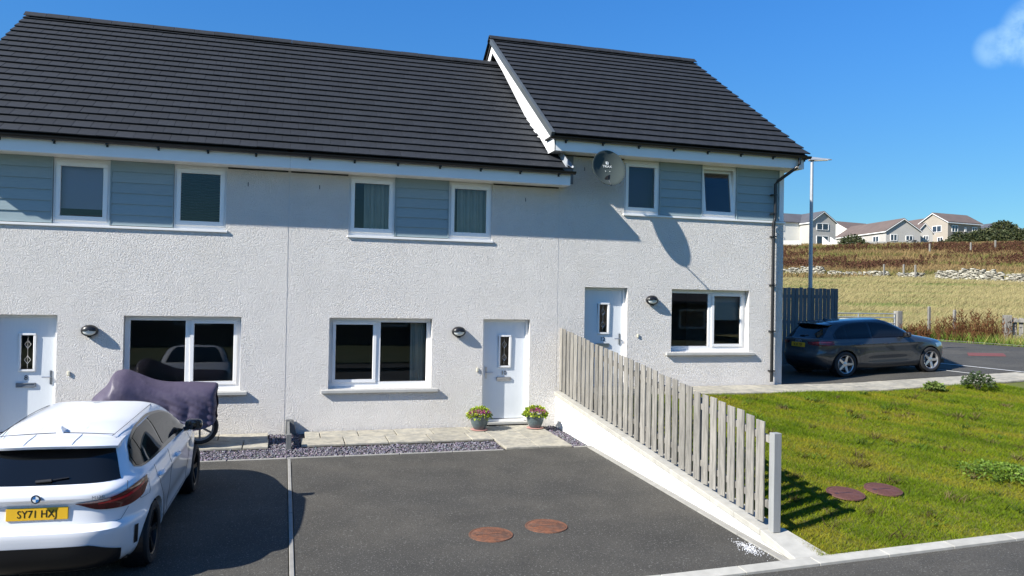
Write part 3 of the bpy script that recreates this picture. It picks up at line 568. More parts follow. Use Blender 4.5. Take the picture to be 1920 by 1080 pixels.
for dz in (.22, 1.0):
    MB().hexa([(5.53, -7.30, zc(-7.3)+dz), (5.575, -7.30, zc(-7.3)+dz), (5.53, -.02, zc(0)+dz+.06), (5.575, -.02, zc(0)+dz+.06), (5.53, -7.30, zc(-7.3)+dz+.085), (5.575, -7.30, zc(-7.3)+dz+.085), (5.53, -.02, zc(0)+dz+.145), (5.575, -.02, zc(0)+dz+.145)]).build('rail', WOOD, pf, bevel=.004)
for yy, hh, ww in ((-7.37, 1.15, .10), (-5.5, 1.14, .09), (-3.7, 1.16, .09), (-1.9, 1.18, .09), (-.12, 1.2, .09)):
    xx = 5.50 if yy < -7 else 5.577
    MB().box(xx, yy-ww/2, zc(yy)-.01, xx+ww, yy+ww/2, zc(yy)+hh).build('post', WOOD if yy > -7 else mat('pale_post', (.27, .275, .27), .8, var=.12, vs=4, stretch=(6, 6, .6), bump=.3, bs=30, bd=.003), pf, bevel=.004)
ld = thing('low_divider', 'short low grey timber divider between the paths of numbers 8 and 10', 'divider', (.06, -.7, -.05))
MB().box(.03, -1.33, -.18, .12, -1.24, .165).build('post', WOODB, ld, bevel=.004)
MB().box(.02, -.10, -.1, .13, -.02, .235).build('post', WOODB, ld, bevel=.004)
MB().hexa([(.055, -1.24, -.02), (.095, -1.24, -.02), (.055, -.10, .03), (.095, -.10, .03), (.055, -1.24, .11), (.095, -1.24, .11), (.055, -.10, .20), (.095, -.10, .20)]).build('rail', WOODB, ld, bevel=.004)
MB().hexa([(.10, -.12, -.05), (.22, -.12, -.05), (.10, -.02, -.05), (.22, -.02, -.05), (.10, -.12, .225), (.16, -.12, .225), (.10, -.02, .225), (.16, -.02, .225)]).build('end_block', WOODB, ld, bevel=.004)

# ------------------------------------------------------------------ covers, salt
def manhole(x, y, zf, m, label, r=.262, slope=.03):
    o = thing('manhole_cover', label, 'manhole cover', (x, y, zf), wc=False); o.rotation_euler = (math.atan(slope), 0, 0); o.scale = (1, 1, .55)
    MB().lathe([(r-.022, -.03), (r-.022, .006), (r-.030, .010), (0, .011)], 40).build('lid', m, o, True)
    MB().lathe([(r-.018, -.03), (r-.018, .010), (r, .010), (r+.004, -.02)], 40, cap=False).build('ring_frame', m, o)
    tr = MB()
    for i in range(-7, 8):
        for j in range(-7, 8):
            if math.hypot(i*.03, j*.03) < r-.05 and abs(i*.7+j) > 1.5: tr.box(i*.03-.009, j*.03-.009, .010, i*.03+.009, j*.03+.009, .0145)
    tag(tr.build('tread_studs', m, o), kind='stuff')
    MB().box(-.12, -.004, .0105, .12, .004, .0145).box(-r*.7, -.02, .010, -r*.7+.05, .02, .013).build('lifting_slot', BLACKP, o)
manhole(2.36, -6.36, zdrive(-6.36)+.004, RUST, 'rusty brown round manhole cover in the drive nearer the white car')
manhole(3.11, -6.20, zdrive(-6.20)+.004, RUST, 'rusty brown round manhole cover in the drive nearer the picket fence')
manhole(7.26, -6.52, zlawn(7.26, -6.52)+.03, REDC, 'dull red round manhole cover in the lawn nearer the picket fence', .245, .125)
manhole(7.92, -6.47, zlawn(7.92, -6.47)+.03, REDC, 'dull red round manhole cover in the lawn farther from the picket fence', .245, .125)
gd = thing('road_grating', 'red square drain cover set in the side road', 'drain cover', (21.2, 3.9, tup(21.2)))
MB().box(-.5, -.5, 0, .5, .5, .012, Matrix.Translation((21.2, 3.9, tup(21.2)-.002)) @ Matrix.Rotation(-math.atan(.04), 4, 'Y') @ Matrix.Rotation(R(45), 4, 'Z')).build('plate', mat('red_iron', (.15, .045, .042), .9, var=.25, vs=8), gd)
n = 420; x = 5.17+rng.normal(0, .06, n); yy = -7.44+rng.normal(0, .14, n); ss = rng.uniform(.002, .006, n); B = np.array([[-1, -1, 0], [1, -1, 0], [0, 1, 0], [0, 0, 1.3]])
V = (B[None]*ss[:, None, None]+np.stack([x, yy, .03*yy-.03+.004], -1)[:, None]).reshape(-1, 3); F = (np.array([[0, 1, 3], [1, 2, 3], [2, 0, 3]])[None]+4*np.arange(n)[:, None, None]).reshape(-1, 3)
tag(np_mesh('spilt_salt', V, F, mat('salt', (.85, .86, .88), .6)), 'small scatter of white salt grains on the tarmac by the kerb', 'salt', kind='stuff')

# ------------------------------------------------------------------ flower pots
def leaf_cloud(n, c, rx, rz, size, cols, shell=.55):
    u = rng.normal(0, 1, (n, 3)); u /= np.linalg.norm(u, axis=1)[:, None]; u[:, 2] = np.abs(u[:, 2])*1.0-.12; rad = rng.uniform(shell, 1, n)**.6
    P = c+u*rad[:, None]*np.array([rx, rx, rz]); s = size*rng.uniform(.6, 1.3, n); a = u+rng.normal(0, .5, (n, 3)); a /= np.linalg.norm(a, axis=1)[:, None]
    b = np.cross(a, rng.normal(0, 1, (n, 3))); b /= np.linalg.norm(b, axis=1)[:, None]
    V = np.stack([P, P+(a*.5+b*.32)*s[:, None], P+a*s[:, None]+np.array([0, 0, -.15])*s[:, None], P+(a*.5-b*.32)*s[:, None]], 1).reshape(-1, 3)
    F = np.arange(4*n).reshape(-1, 4); k = rng.choice(len(cols), n); C = np.array(cols)[k]*rng.uniform(.7, 1.25, (n, 1)); return V, F, np.repeat(C, 4, 0)
POT = mat('blue_grey_glazed_pot', (.075, .105, .115), .3, var=.3, vs=12, stretch=(1, 1, 3), coat=.3)
def potted(x, y, label):
    o = thing('potted_plant', label, 'flower pot', (x, y, zp(y)+.003), wc=False, group='flower pots beside the door of number 10')
    MB().lathe([(0, 0), (.15, 0), (.175, .012), (.165, .018), (.14, .012), (0, .012)], 32).build('saucer', mat('terracotta_pink', (.50, .26, .23), .8), o, True)
    MB().lathe([(.10, .014), (.125, .04), (.165, .14), (.185, .225), (.20, .232), (.202, .262), (.185, .264), (.175, .235), (0, .235)], 36).build('pot', POT, o, True)
    V, F, C = leaf_cloud(520, np.array([0, 0, .27]), .235, .19, .062, [(.26, .36, .03), (.36, .44, .05), (.17, .27, .03), (.42, .45, .07)])
    np_mesh('foliage', V, F, GRASS, C, o)
    VV, FF, CC = [], [], []; k = 0
    for q in range(12):
        a = rng.uniform(3.3, 6.1) if q < 8 else rng.uniform(0, 6.28); rr = rng.uniform(.06, .2); c = np.array([math.cos(a)*rr, math.sin(a)*rr-.04, .40-.35*rr]); V, F, C = leaf_cloud(46, c, .045, .04, .026, [(.50, .10, .22), (.34, .10, .36), (.55, .20, .26)])
        VV.append(V); FF.append(F+k); CC.append(C); k += len(V)
    np_mesh('flower_heads', np.vstack(VV), np.vstack(FF), GRASS, np.vstack(CC), o)
potted(3.70, -.40, 'blue grey pot of pink flowers left of door 10, by the wall lamp')
potted(4.86, -.40, 'blue grey pot of pink flowers right of door 10, by the retaining wall')

# ------------------------------------------------------------------ covered motorcycle
mo = thing('covered_motorcycle', 'motorcycle under a purple grey cover in front of the window of number 8', 'motorcycle', (-2.1, -.95, -.03))
st = [(-3.16, .60, .36, .05), (-3.10, .78, .26, .14), (-3.00, .92, .24, .22), (-2.84, 1.10, .22, .31), (-2.72, 1.29, .22, .35), (-2.60, 1.31, .22, .35), (-2.38, 1.24, .24, .32), (-2.05, 1.13, .27, .28), (-1.8, 1.095, .28, .27), (-1.5, 1.085, .30, .26), (-1.30, 1.085, .33, .24), (-1.17, 1.085, .40, .19), (-1.13, 1.06, .46, .12)]
fx = [pchip([q[0] for q in st], [q[k] for q in st]) for k in (1, 2, 3)]
def cov(x, a):
    zt, zb, hw = fx[0](x), fx[1](x), fx[2](x); c, s = math.cos(a), math.sin(a)
    side = math.copysign(1, c)
    t = max(s, -1); zz = zb+(zt-zb)*((t+1)/2)**.75; wid = hw*(1-max(0, t)**2.6)*(1.0+.18*(1-(t+1)/2)) if t < 1 else 0
    fold = .022*abs(math.sin((x*1.3+zz*.9)*8+1.5*math.sin(zz*6)))*max(0, .75-t)-.012*abs(math.sin((x-zz*1.7)*19))*max(0, .5-abs(t-.1))+.010*math.sin(x*9+zz*7)+.007*math.sin((x*.8+zz*1.9)*31)*max(0, math.sin(x*3.1+1))+.012*abs(math.sin((x+zz*2.2)*13))*max(0, .8-t)
    return (x+.01*math.sin(zz*20), -.95+side*(max(wid, .012 if t < .95 else 0)+fold*(1-max(0, t))), -.03+zz+.008*math.sin(x*7)*max(0, t))
cm = MB().grid(cov, list(np.linspace(-3.16, -1.13, 110)), list(np.linspace(-math.pi/2+.0, math.pi*1.5, 64)))
cm.build('cover', mat('purple_grey_cover', (.070, .056, .092), .5, var=.12, vs=8, bump=.35, bs=14, bd=.02), mo, True, angle=60)
def moto_wheel(x):
    Mx = Matrix.Translation((x, -.95, .285)) @ Matrix.Rotation(R(90), 4, 'X'); w = MB().lathe([(.235, -.05), (.28, -.05), (.30, -.02), (.303, 0), (.30, .02), (.28, .05), (.235, .05)], 36, Mx, cap=False).build('wheel', mat('tyre_rubber', (.018, .018, .019), .8, bump=.2, bs=90, bd=.004), mo, True)
    r_ = MB().lathe([(.20, -.04), (.236, -.045), (.236, .045), (.20, .04), (.20, -.04)], 36, Mx, cap=False)
    for k in range(6): r_.box(-.016, .03, -.014, .016, .21, .014, Mx @ Matrix.Rotation(k*math.pi/3, 4, 'Z'))
    r_.lathe([(0, -.05), (.05, -.05), (.05, .05), (0, .05)], 16, Mx).build('rim', mat('pale_rim', (.25, .25, .26), .4, metal=.6), w)
moto_wheel(-1.40); moto_wheel(-2.78)
# ------------------------------------------------------------------ cars
GLOSSBLK = mat('gloss_black', (.008, .008, .009), .12, coat=.6)
CARGLASS = mat('tinted_glass', (.006, .007, .008), .03, spec=.55)
TYRE = MATS['tyre_rubber']; SEAM = mat('panel_gap', (.02, .02, .022), .8)
TAIL = mat('tail_lamp_red', (.13, .006, .008), .12, coat=.3, var=.6, vs=9); YEL = mat('yellow_plate', (.72, .42, .015), .5)
def make_car(name, label, loc, rz, P, PAINT, slope=(0, 0)):
    root = thing(name, label, 'car', loc, rz, wc=False); root.rotation_euler = Matrix.Rotation(rz, 3, 'Z').to_euler()
    root.rotation_euler = (Matrix.Rotation(rz, 3, 'Z') @ Matrix.Rotation(slope[0], 3, 'X')).to_euler()
    yr = pchip(*zip(*P['yr'])); yf = pchip(*zip(*P['yf'])); w = pchip(*zip(*P['w'])); nr = pchip(*zip(*P['nr'])); nf = pchip(*zip(*P['nf'])); yc = 2.1; sh = P.get('shear', 0)
    wr, wf_ = P['wheels']
    def flare(y, z):
        f = 0
        for yw in (wr, wf_): 
            d = math.hypot(y-yw, z-.33); f += .022*math.exp(-((d-.37)/.10)**2)
        f -= .022*math.exp(-((z-.40)/.10)**2)*math.exp(-((y-(wr+wf_)/2)/.75)**4)
        f += .012*math.exp(-((z-P['crease'])/.035)**2)*math.exp(-((y-2.0)/1.9)**4)
        return f
    def Sp(p, z, sg=1, off=0.):                 # p: 0 rear centre, 1 rear corner, 3 front corner, 4 front centre
        a, b = (p, -1) if p <= 1 else ((1, p-2) if p <= 3 else (4-p, 1)); sa = 1
        if a < 0: a = -a; sa = -1
        n = nr(z) if b < 0 else nf(z); q = (a**n+abs(b)**n)**(-1/n); L = yc-yr(z) if b < 0 else yf(z)-yc
        x, y = a*q*w(z), yc+b*q*L
        gx = (a*q)**(n-1)/max(w(z), .05); gy = math.copysign((abs(b)*q)**(n-1)/max(L, .05), b); g = math.hypot(gx, gy)+1e-9; gx, gy = gx/g, gy/g
        k = flare(y, z)*gx if z < P['belt'] else 0
        return Vector((sa*sg*(x+gx*(off+k)), y+gy*off, z+sh*(y-.8)))
    def side_p(y, z):                            # perimeter parameter that gives this y
        lo, hi = .6, 3.6
        for _ in range(26):
            m_ = (lo+hi)/2
            if Sp(m_, z).y < y: lo = m_
            else: hi = m_
        return (lo+hi)/2
    Sy = lambda y, z, sg=1, off=0.: Sp(side_p(y, z), z, sg, off)
    ztop = P['w'][-1][0]; zs = list(np.linspace(P['w'][0][0], 1.0, 34))+list(np.linspace(1.02, 1.36, 20))+list(np.linspace(1.37, ztop-.002, 14))
    per = list(np.linspace(0, 1, 15))[:-1]+list(np.linspace(1, 3, 47))[:-1]+list(np.linspace(3, 4, 15)); nper = len(per)
    b = MB(); ring_n = 2*nper-2
    for z in zs: b.v += [tuple(Sp(p, z, 1)) for p in per]+[tuple(Sp(p, z, -1)) for p in per[1:-1][::-1]]
    for i in range(len(zs)-1): b.f += [(i*ring_n+k, i*ring_n+(k+1) % ring_n, (i+1)*ring_n+(k+1) % ring_n, (i+1)*ring_n+k) for k in range(ring_n)]
    b.f += [tuple(range(ring_n))[::-1]]
    o = (len(zs)-1)*ring_n; top = [Vector(q) for q in b.v[o:o+ring_n]]; cen = sum(top, Vector())/ring_n; prev = o
    for t in (.4, .75):                          # gently crowned roof cap
        st_ = len(b.v); b.v += [tuple(q.lerp(Vector((0, q.y*.35+cen.y*.65, q.z)), t)+Vector((0, 0, .004*t))) for q in top]; b.f += [(prev+k, prev+(k+1) % ring_n, st_+(k+1) % ring_n, st_+k) for k in range(ring_n)]; prev = st_
    b.v.append((0, cen.y, cen.z+.005)); b.f += [(prev+k, prev+(k+1) % ring_n, len(b.v)-1) for k in range(ring_n)]
    body = b.build('body', PAINT, root, True, angle=38)
    cut = MB()
    for yw in (wr, wf_):
        for sg in (-1, 1): cut.lathe([(.352, .62), (.352, 1.1)], 40, Matrix.Translation((0, yw, .325)) @ Matrix.Rotation(R(90)*sg, 4, 'Y'))
    co = cut.build('cutter', None); bo = body.modifiers.new('b', 'BOOLEAN'); bo.operation = 'DIFFERENCE'; bo.object = co; bo.solver = 'EXACT'
    co.matrix_world = root.matrix_world
    body.parent = None; co.matrix_world = Matrix.Identity(4); dg = bpy.context.evaluated_depsgraph_get(); me = bpy.data.meshes.new_from_object(body.evaluated_get(dg)); body.modifiers.clear()
    body.data = me; me.materials.clear(); me.materials.append(PAINT); me.shade_smooth(); me.set_sharp_from_angle(angle=R(38)); body.parent = root; bpy.data.objects.remove(co)
    for yw in (wr, wf_):
        for sg in (-1, 1): MB().lathe([(.351, .845), (.351, .63), (0, .63)], 40, Matrix.Translation((0, yw, .325)) @ Matrix.Rotation(R(90)*sg, 4, 'Y'), cap=False).build('arch_liner', BLACKP, body)
    def patch(nm, m, fn, us, vs, parent=root, smooth=True): return MB().grid(fn, list(us), list(vs)).build(nm, m, parent, smooth)
    lerp = lambda a, b, t: a+(b-a)*t
    def strip2(pts, wd=.0036, off=.002, m=SEAM, nm='panel_gap', fn=None, parent=body):   # thin line following the skin
        q = []
        for i in range(len(pts)-1):
            for t in np.linspace(0, 1, 9)[:-1]: q.append((lerp(pts[i][0], pts[i+1][0], t), lerp(pts[i][1], pts[i+1][1], t)))
        q.append(pts[-1]); V = [fn(*k) for k in q]; mbs = MB(); mbs.tube(V, wd/2, 4); return mbs.build(nm, m, parent)
    # glazing
    RG = P['rear_glass']
    patch('rear_window', CARGLASS, lambda u, v: Sp(u*RG[2], lerp(RG[0]+RG[3]*abs(u)**2, RG[1], v), 1, .006), np.linspace(-1, 1, 25), np.linspace(0, 1, 10), body)
    WG = P['wind_glass']
    patch('windscreen', CARGLASS, lambda u, v: Sp(4-abs(u)*WG[2], lerp(WG[0], WG[1], v), 1 if u >= 0 else -1, .006), np.linspace(-1, 1, 25), np.linspace(0, 1, 10), body)
    tp = pchip(*zip(*P['win_top'])); bt = pchip(*zip(*P['win_bot'])); y0, y1 = P['win_bot'][0][0], P['win_bot'][-1][0]
    for sg in (1, -1):
        patch('window_surround', GLOSSBLK, lambda y, v: Sy(y, lerp(bt(y)-.012, tp(y)+.014, v), sg, .005), np.linspace(y0-.02, y1+.02, 40), np.linspace(0, 1, 8), body)
        for a, c in P['panes']:
            patch('side_window', CARGLASS, lambda y, v: Sy(y, lerp(bt(y)+.008, tp(y)-.008, v), sg, .010), np.linspace(a, c, 22), np.linspace(0, 1, 8), body)
        for pts in P['seams']: strip2(pts, fn=lambda y, z: Sy(y, z, sg, .001))
        for hy, hz in P['handles']:
            q = [Sy(hy+t, hz+.01*t, sg, .012+.022*(1-(t/.10)**2)) for t in np.linspace(-.10, .10, 9)]; MB().tube(q, [.010, .014, .016, .016, .016, .016, .016, .014, .010], 8).build('door_handle', PAINT, body, True)
            q = [Sy(hy+t*.8, hz-.002, sg, .002) for t in np.linspace(-.09, .09, 5)]; MB().tube(q, [.012, .02, .024, .02, .012], 8).build('handle_recess', P['dark'], body, True)
        # mirror
        my, mz = P['mirror']; ms_ = MB(); c0 = Vector((sg*.965, my, mz+sh*(my-.8)))
        def mir(u, v):
            a, bb = u, v; n_ = 3.2; ca, sa_ = math.cos(a), math.sin(a); cb, sb = math.cos(bb), math.sin(bb); pw = lambda q, e: math.copysign(abs(q)**e, q)
            return c0+Vector((sg*.105*pw(ca*cb, .62)+0, .075*pw(sa_*cb, .8)*(1 if sa_ > 0 else .55)+.03*abs(ca), .068*pw(sb, .7)))
        ms_.grid(mir, list(np.linspace(0, 2*math.pi, 25)), list(np.linspace(-math.pi/2, math.pi/2, 13))); mo_ = ms_.build('door_mirror', P['mirror_mat'], root, True, angle=60)
        MB().box(-.085, -.004, -.05, .085, 0, .05, Matrix.Translation(c0+Vector((0, -.028, 0)))).build('mirror_glass', CARGLASS, mo_)
        MB().tube([c0+Vector((-sg*.06, .01, -.045)), c0+Vector((-sg*.17, .03, -.07))], [.026, .03], 8).build('mirror_stalk', GLOSSBLK, mo_)
        # lamps
        T = P['tail']; tzl = pchip(*zip(*T['lo'])); tzh = pchip(*zip(*T['hi']))
        tl_ = patch('tail_lamp', TAIL, lambda p, v: Sp(p, lerp(tzl(p), tzh(p), v), sg, .010), np.linspace(T['p'][0], T['p'][1], 26), np.linspace(0, 1, 8))
        patch('lamp_bar', mat('lamp_bright', (.62, .02, .025), .15, coat=1), lambda p, v: Sp(p, lerp(tzl(p)*.45+tzh(p)*.55, tzl(p)*.28+tzh(p)*.72, v), sg, .013), np.linspace(lerp(*T['p'], .25), lerp(*T['p'], .93), 16), [0, 1], tl_)
        Hd = P['head']; patch('headlamp', mat('headlamp_glass', (.55, .58, .60), .1, coat=1), lambda p, v: Sp(p, lerp(Hd[2], Hd[3], v), sg, .006), np.linspace(Hd[0], Hd[1], 12), np.linspace(0, 1, 5))
    # rear details
    spz, spy, spw = P['spoiler']; sp = MB()
    def spf(u, v):
        x = u*spw; e = abs(u)**4*.16; ey = spy+e; prof = [(ey+.40, spz+.046), (ey+.14, spz+.036), (ey, spz+.016), (ey+.012, spz-.010), (ey+.12, spz-.018), (ey+.22, spz-.0)]; q = prof[v]
        return Vector((x, q[0], q[1]-.030*abs(u)**2.5-.012*abs(u)**8+sh*(q[0]-.8)))
    sp.grid(spf, list(np.linspace(-1, 1, 31)), range(6)); 
    for e in (0, 30): sp.f.append(tuple(e*6+k for k in range(6)))
    sp.build('spoiler', P['spoiler_mat'], body, True, angle=50)
    for zs_, ze, pp, off, m_ in P['dark_panels']: patch('lower_trim', m_, lambda u, v: Sp(u*pp, lerp(zs_, ze-.10*max(0, abs(u)-.62)/.38, v), 1, off), np.linspace(-1, 1, 31), np.linspace(0, 1, 6), body)
    for pp, za, zb in P.get('slots', []):
        for sg in (1, -1): patch('air_slot', BLACKP, lambda u, v: Sp(pp+u*.022+.02*v, lerp(za, zb, v), sg, .007), [-1, 0, 1], np.linspace(0, 1, 6), body)
    pz, ptilt = P['plate']; py = yr(pz)-.012
    pm = Matrix.Translation((0, py, pz+sh*(py-.8))) @ Matrix.Rotation(ptilt, 4, 'X')
    pl = MB().box(-.26, -.004, -.056, .26, .03, .056, pm).build('number_plate', YEL, root, bevel=.002)
    text(P['reg'], .098, pm @ Matrix.Translation((0, -.0055, -.002)) @ Matrix.Rotation(R(90), 4, 'X') @ Matrix.Diagonal((.86, 1, 1, 1)), BLACKP, pl, 'plate_lettering', .001)
    for pts in P['rear_seams']: strip2(pts, fn=lambda p, z: Sp(p, z, 1, .001)); strip2(pts, fn=lambda p, z: Sp(p, z, -1, .001))
    wz = P['wiper']; MB().tube([Sp(.05, wz, -1, .02), Sp(.12, wz+.01, 1, .03)], .016, 6).tube([Sp(0.02, wz, -1, .03), Sp(.30, wz+.025, 1, .022)], .007, 6).build('rear_wiper', BLACKP, body)
    fy = P['fin']; zf = P['fin_z']; MB().prism([(0, 0), (.20, 0), (.15, .016), (.05, .066), (.0, .066)], lambda a, b_, t: (t*(1-b_*9), fy+a, zf+b_+sh*(fy-.8)), -.035, .035).build('shark_fin', P['fin_mat'], body, bevel=.006)
    for sg in (1, -1):
        if sg > 0: MB().tube([Vector((x_, .66+.05*(1-abs(x_)/.5), P['roofz'](.68)+.018*(1-(x_/.55)**2)+sh*(-.12))) for x_ in np.linspace(-.52, .52, 15)], .0035, 4).build('roof_seam', SEAM, body)
        q = [Vector((sg*P['roofx'](y), y, P['roofz'](y)+sh*(y-.8))) for y in np.linspace(.62, 2.35, 20)]; MB().tube(q, .0035, 4).build('roof_seam', SEAM, body)
    # wheels
    rad, rimr = .322, P['rim']
    for yw in (wr, wf_):
        for sg in (1, -1):
            Mx = Matrix.Translation((sg*.775, yw, rad-.004+P['wheel_dz'](yw))) @ Matrix.Rotation(R(90)*sg, 4, 'Y')
            tw_ = MB().lathe([(rimr-.01, -.10), (rimr, -.105), (rad-.035, -.112), (rad-.008, -.098), (rad, -.06), (rad, .06), (rad-.008, .098), (rad-.035, .112), (rimr+.012, .106), (rimr, .098)], 48, Mx, cap=False).build('wheel', TYRE, root, True, angle=50)
            rm = MB().lathe([(rimr+.003, -.10), (rimr+.003, .09), (rimr-.006, .098), (rimr-.018, .09), (rimr-.028, .02), (rimr-.03, -.1)], 48, Mx, cap=False)
            ns = P['spokes']
            for k in range(ns):
                for d in ((-.10, .10) if P['twin'] else (0,)):
                    A = Mx @ Matrix.Rotation(k*2*math.pi/ns+.3, 4, 'Z'); sw = .014 if P['twin'] else .030
                    rm.hexa([A @ Vector(v) for v in ((.03, -sw-.008, .03), (.03, sw+.008, .03), (rimr-.012, d*rimr*.9-sw*1.0, .05), (rimr-.012, d*rimr*.9+sw*1.0, .05), (.03, -sw-.006, .065), (.03, sw+.006, .065), (rimr-.012, d*rimr*.9-sw*.8, .086), (rimr-.012, d*rimr*.9+sw*.8, .086))])
            rm.lathe([(0, .03), (.06, .03), (.058, .068), (.03, .074), (0, .075)], 20, Mx)
            rm.build('rim', P['rim_mat'], tw_, True, angle=30, weld=False)
            MB().lathe([(0, .0), (.15, .0), (.15, .012), (0, .012)], 28, Mx).build('brake_disc', LEAD, tw_)
    MB().box(-.72, .35, .20, .72, 4.0, .32).build('underbody', BLACKP, root)
    return root, Sp, Sy
WHITE = mat('white_car_paint', (.80, .81, .83), .32, coat=1.)
GREY = mat('dark_grey_car_paint', (.040, .047, .056), .35, metal=.4, coat=1.)
BMW = dict(shear=.027, belt=1.0, crease=.83, wheels=(.775, 3.445), dark=WHITE,
    yr=[(.17, .20), (.26, .09), (.38, .04), (.50, .015), (.58, .008), (.612, .022), (.635, .09), (.70, .102), (.83, .112), (.865, .09), (.905, .062), (.95, .072), (.985, .11), (1.01, .15), (1.15, .295), (1.28, .425), (1.33, .50), (1.365, .62), (1.395, .82), (1.42, 1.10), (1.435, 1.45), (1.441, 1.7)],
    yf=[(.17, 4.15), (.26, 4.27), (.45, 4.32), (.62, 4.30), (.72, 4.24), (.80, 4.08), (.86, 3.85), (.92, 3.55), (.97, 3.28), (1.01, 3.08), (1.1, 2.93), (1.2, 2.74), (1.3, 2.52), (1.36, 2.38), (1.40, 2.28), (1.425, 2.18), (1.437, 2.05), (1.441, 1.95)],
    w=[(.17, .76), (.22, .83), (.32, .872), (.5, .884), (.68, .894), (.80, .899), (.86, .888), (.94, .872), (.99, .855), (1.03, .805), (1.1, .765), (1.2, .716), (1.29, .664), (1.34, .624), (1.375, .575), (1.40, .512), (1.42, .425), (1.435, .29), (1.441, .14)],
    nr=[(.17, 4.2), (.5, 5.0), (.9, 5.6), (1.05, 6.2), (1.3, 6.0), (1.44, 3.5)], nf=[(.17, 3.2), (.7, 3.2), (.95, 3.6), (1.05, 5.), (1.3, 5.), (1.44, 3.5)],
    rear_glass=(1.015, 1.325, .875, .012), wind_glass=(1.03, 1.385, .86),
    win_top=[(.54, 1.125), (.62, 1.225), (.80, 1.30), (1.15, 1.345), (1.6, 1.355), (2.05, 1.318), (2.4, 1.22), (2.72, 1.07), (2.80, 1.03)], win_bot=[(.54, 1.085), (.62, 1.055), (.80, 1.042), (1.15, 1.034), (1.6, 1.025), (2.05, 1.015), (2.4, 1.005), (2.72, .995), (2.80, .99)],
    panes=[(.57, .80), (.82, 1.50), (1.57, 2.70)], seams=[[(1.545, .99), (1.54, .70), (1.50, .32)], [(2.74, .97), (2.78, .70), (2.72, .32)], [(.88, .99), (.90, .86), (1.10, .62), (1.20, .34)], [(1.2, .32), (2.72, .32)], [(.42, .90), (.42, .78), (.60, .78), (.62, .92), (.42, .92)]],
    handles=[(1.02, .865), (1.86, .850)], mirror=(2.60, 1.03), mirror_mat=GLOSSBLK,
    tail=dict(p=(.36, 1.22), lo=[(.36, .838), (.6, .775), (.85, .768), (1.05, .80), (1.22, .90)], hi=[(.36, .846), (.6, .872), (.85, .920), (1.05, .962), (1.22, .975)]), head=(2.9, 3.5, .62, .74),
    spoiler=(1.328, .30, .595), spoiler_mat=WHITE, dark_panels=[(.18, .47, .86, .008, BLACKP)], slots=[(1.04, .36, .55)], plate=(.765, -R(4)), reg='SY71 HXJ',
    rear_seams=[[(.0, .622), (.6, .626), (.82, .65), (.90, .75)], [(.92, .93), (.93, 1.0)]], wiper=1.045, fin=.70, fin_z=1.378, fin_mat=WHITE,
    roofx=pchip([.6, 1, 1.6, 2.1, 2.4], [.50, .54, .555, .55, .53]), roofz=pchip([.6, 1, 1.6, 2.1, 2.4], [1.362, 1.391, 1.402, 1.39, 1.35]), rim=.235, spokes=5, twin=True, rim_mat=mat('black_rim', (.016, .016, .017), .3, metal=.4), wheel_dz=lambda y: 0.)
bcar, Sp, Sy = make_car('parked_car', 'white hatchback with black alloy wheels parked on the drive of number 8', (-2.225, -7.16, zdrive(-7.16)), -.051, BMW, WHITE, (math.atan(.03), 0))
em = Sp(0, .915, 1, .004); EM = Matrix.Translation(em) @ Matrix.Rotation(R(90), 4, 'X'); eb = MB().lathe([(0, .001), (.041, .001), (.041, .006), (.028, .007), (0, .007)], 32, EM).build('roundel', CHROME, bcar, True)
MB().lathe([(.030, .0062), (.040, .0068), (.040, .0075), (.030, .0085), (.030, .0062)], 32, EM).build('roundel_ring', mat('emblem_black', (.02, .025, .035), .3), eb)
for k in range(4): MB().prism([(0, 0)]+[(.028*math.cos(a), .028*math.sin(a)) for a in np.linspace(k*math.pi/2, (k+1)*math.pi/2, 8)], lambda a, b, t: EM @ Vector((a, b, t)), .0072, .0084).build('roundel_quarter', mat('emblem_blue', (.02, .16, .45), .3) if k % 2 else WP, eb)
RIB = pchip([.3, .44, .70, .85, 1.], [1.342, 1.362, 1.373, 1.396, 1.408]); q = Sp(.60, .905, 1, .008); text('M135i', .045, Matrix.Translation(q) @ Matrix.Rotation(R(14), 4, 'Z') @ Matrix.Rotation(R(90), 4, 'X'), LEAD, bcar, 'model_badge', .0015)
for sg in (1, -1): MB().tube([Vector((sg*.21, y, RIB(y)+.027*(y-.8))) for y in np.linspace(.33, .95, 10)], [.004, .007, .007, .007, .007, .007, .006, .005, .004, .002], 6).build('roof_rib', WHITE, bcar, True)
AUDI = dict(BMW); DKG = mat('black_trim', (.014, .014, .016), .4)
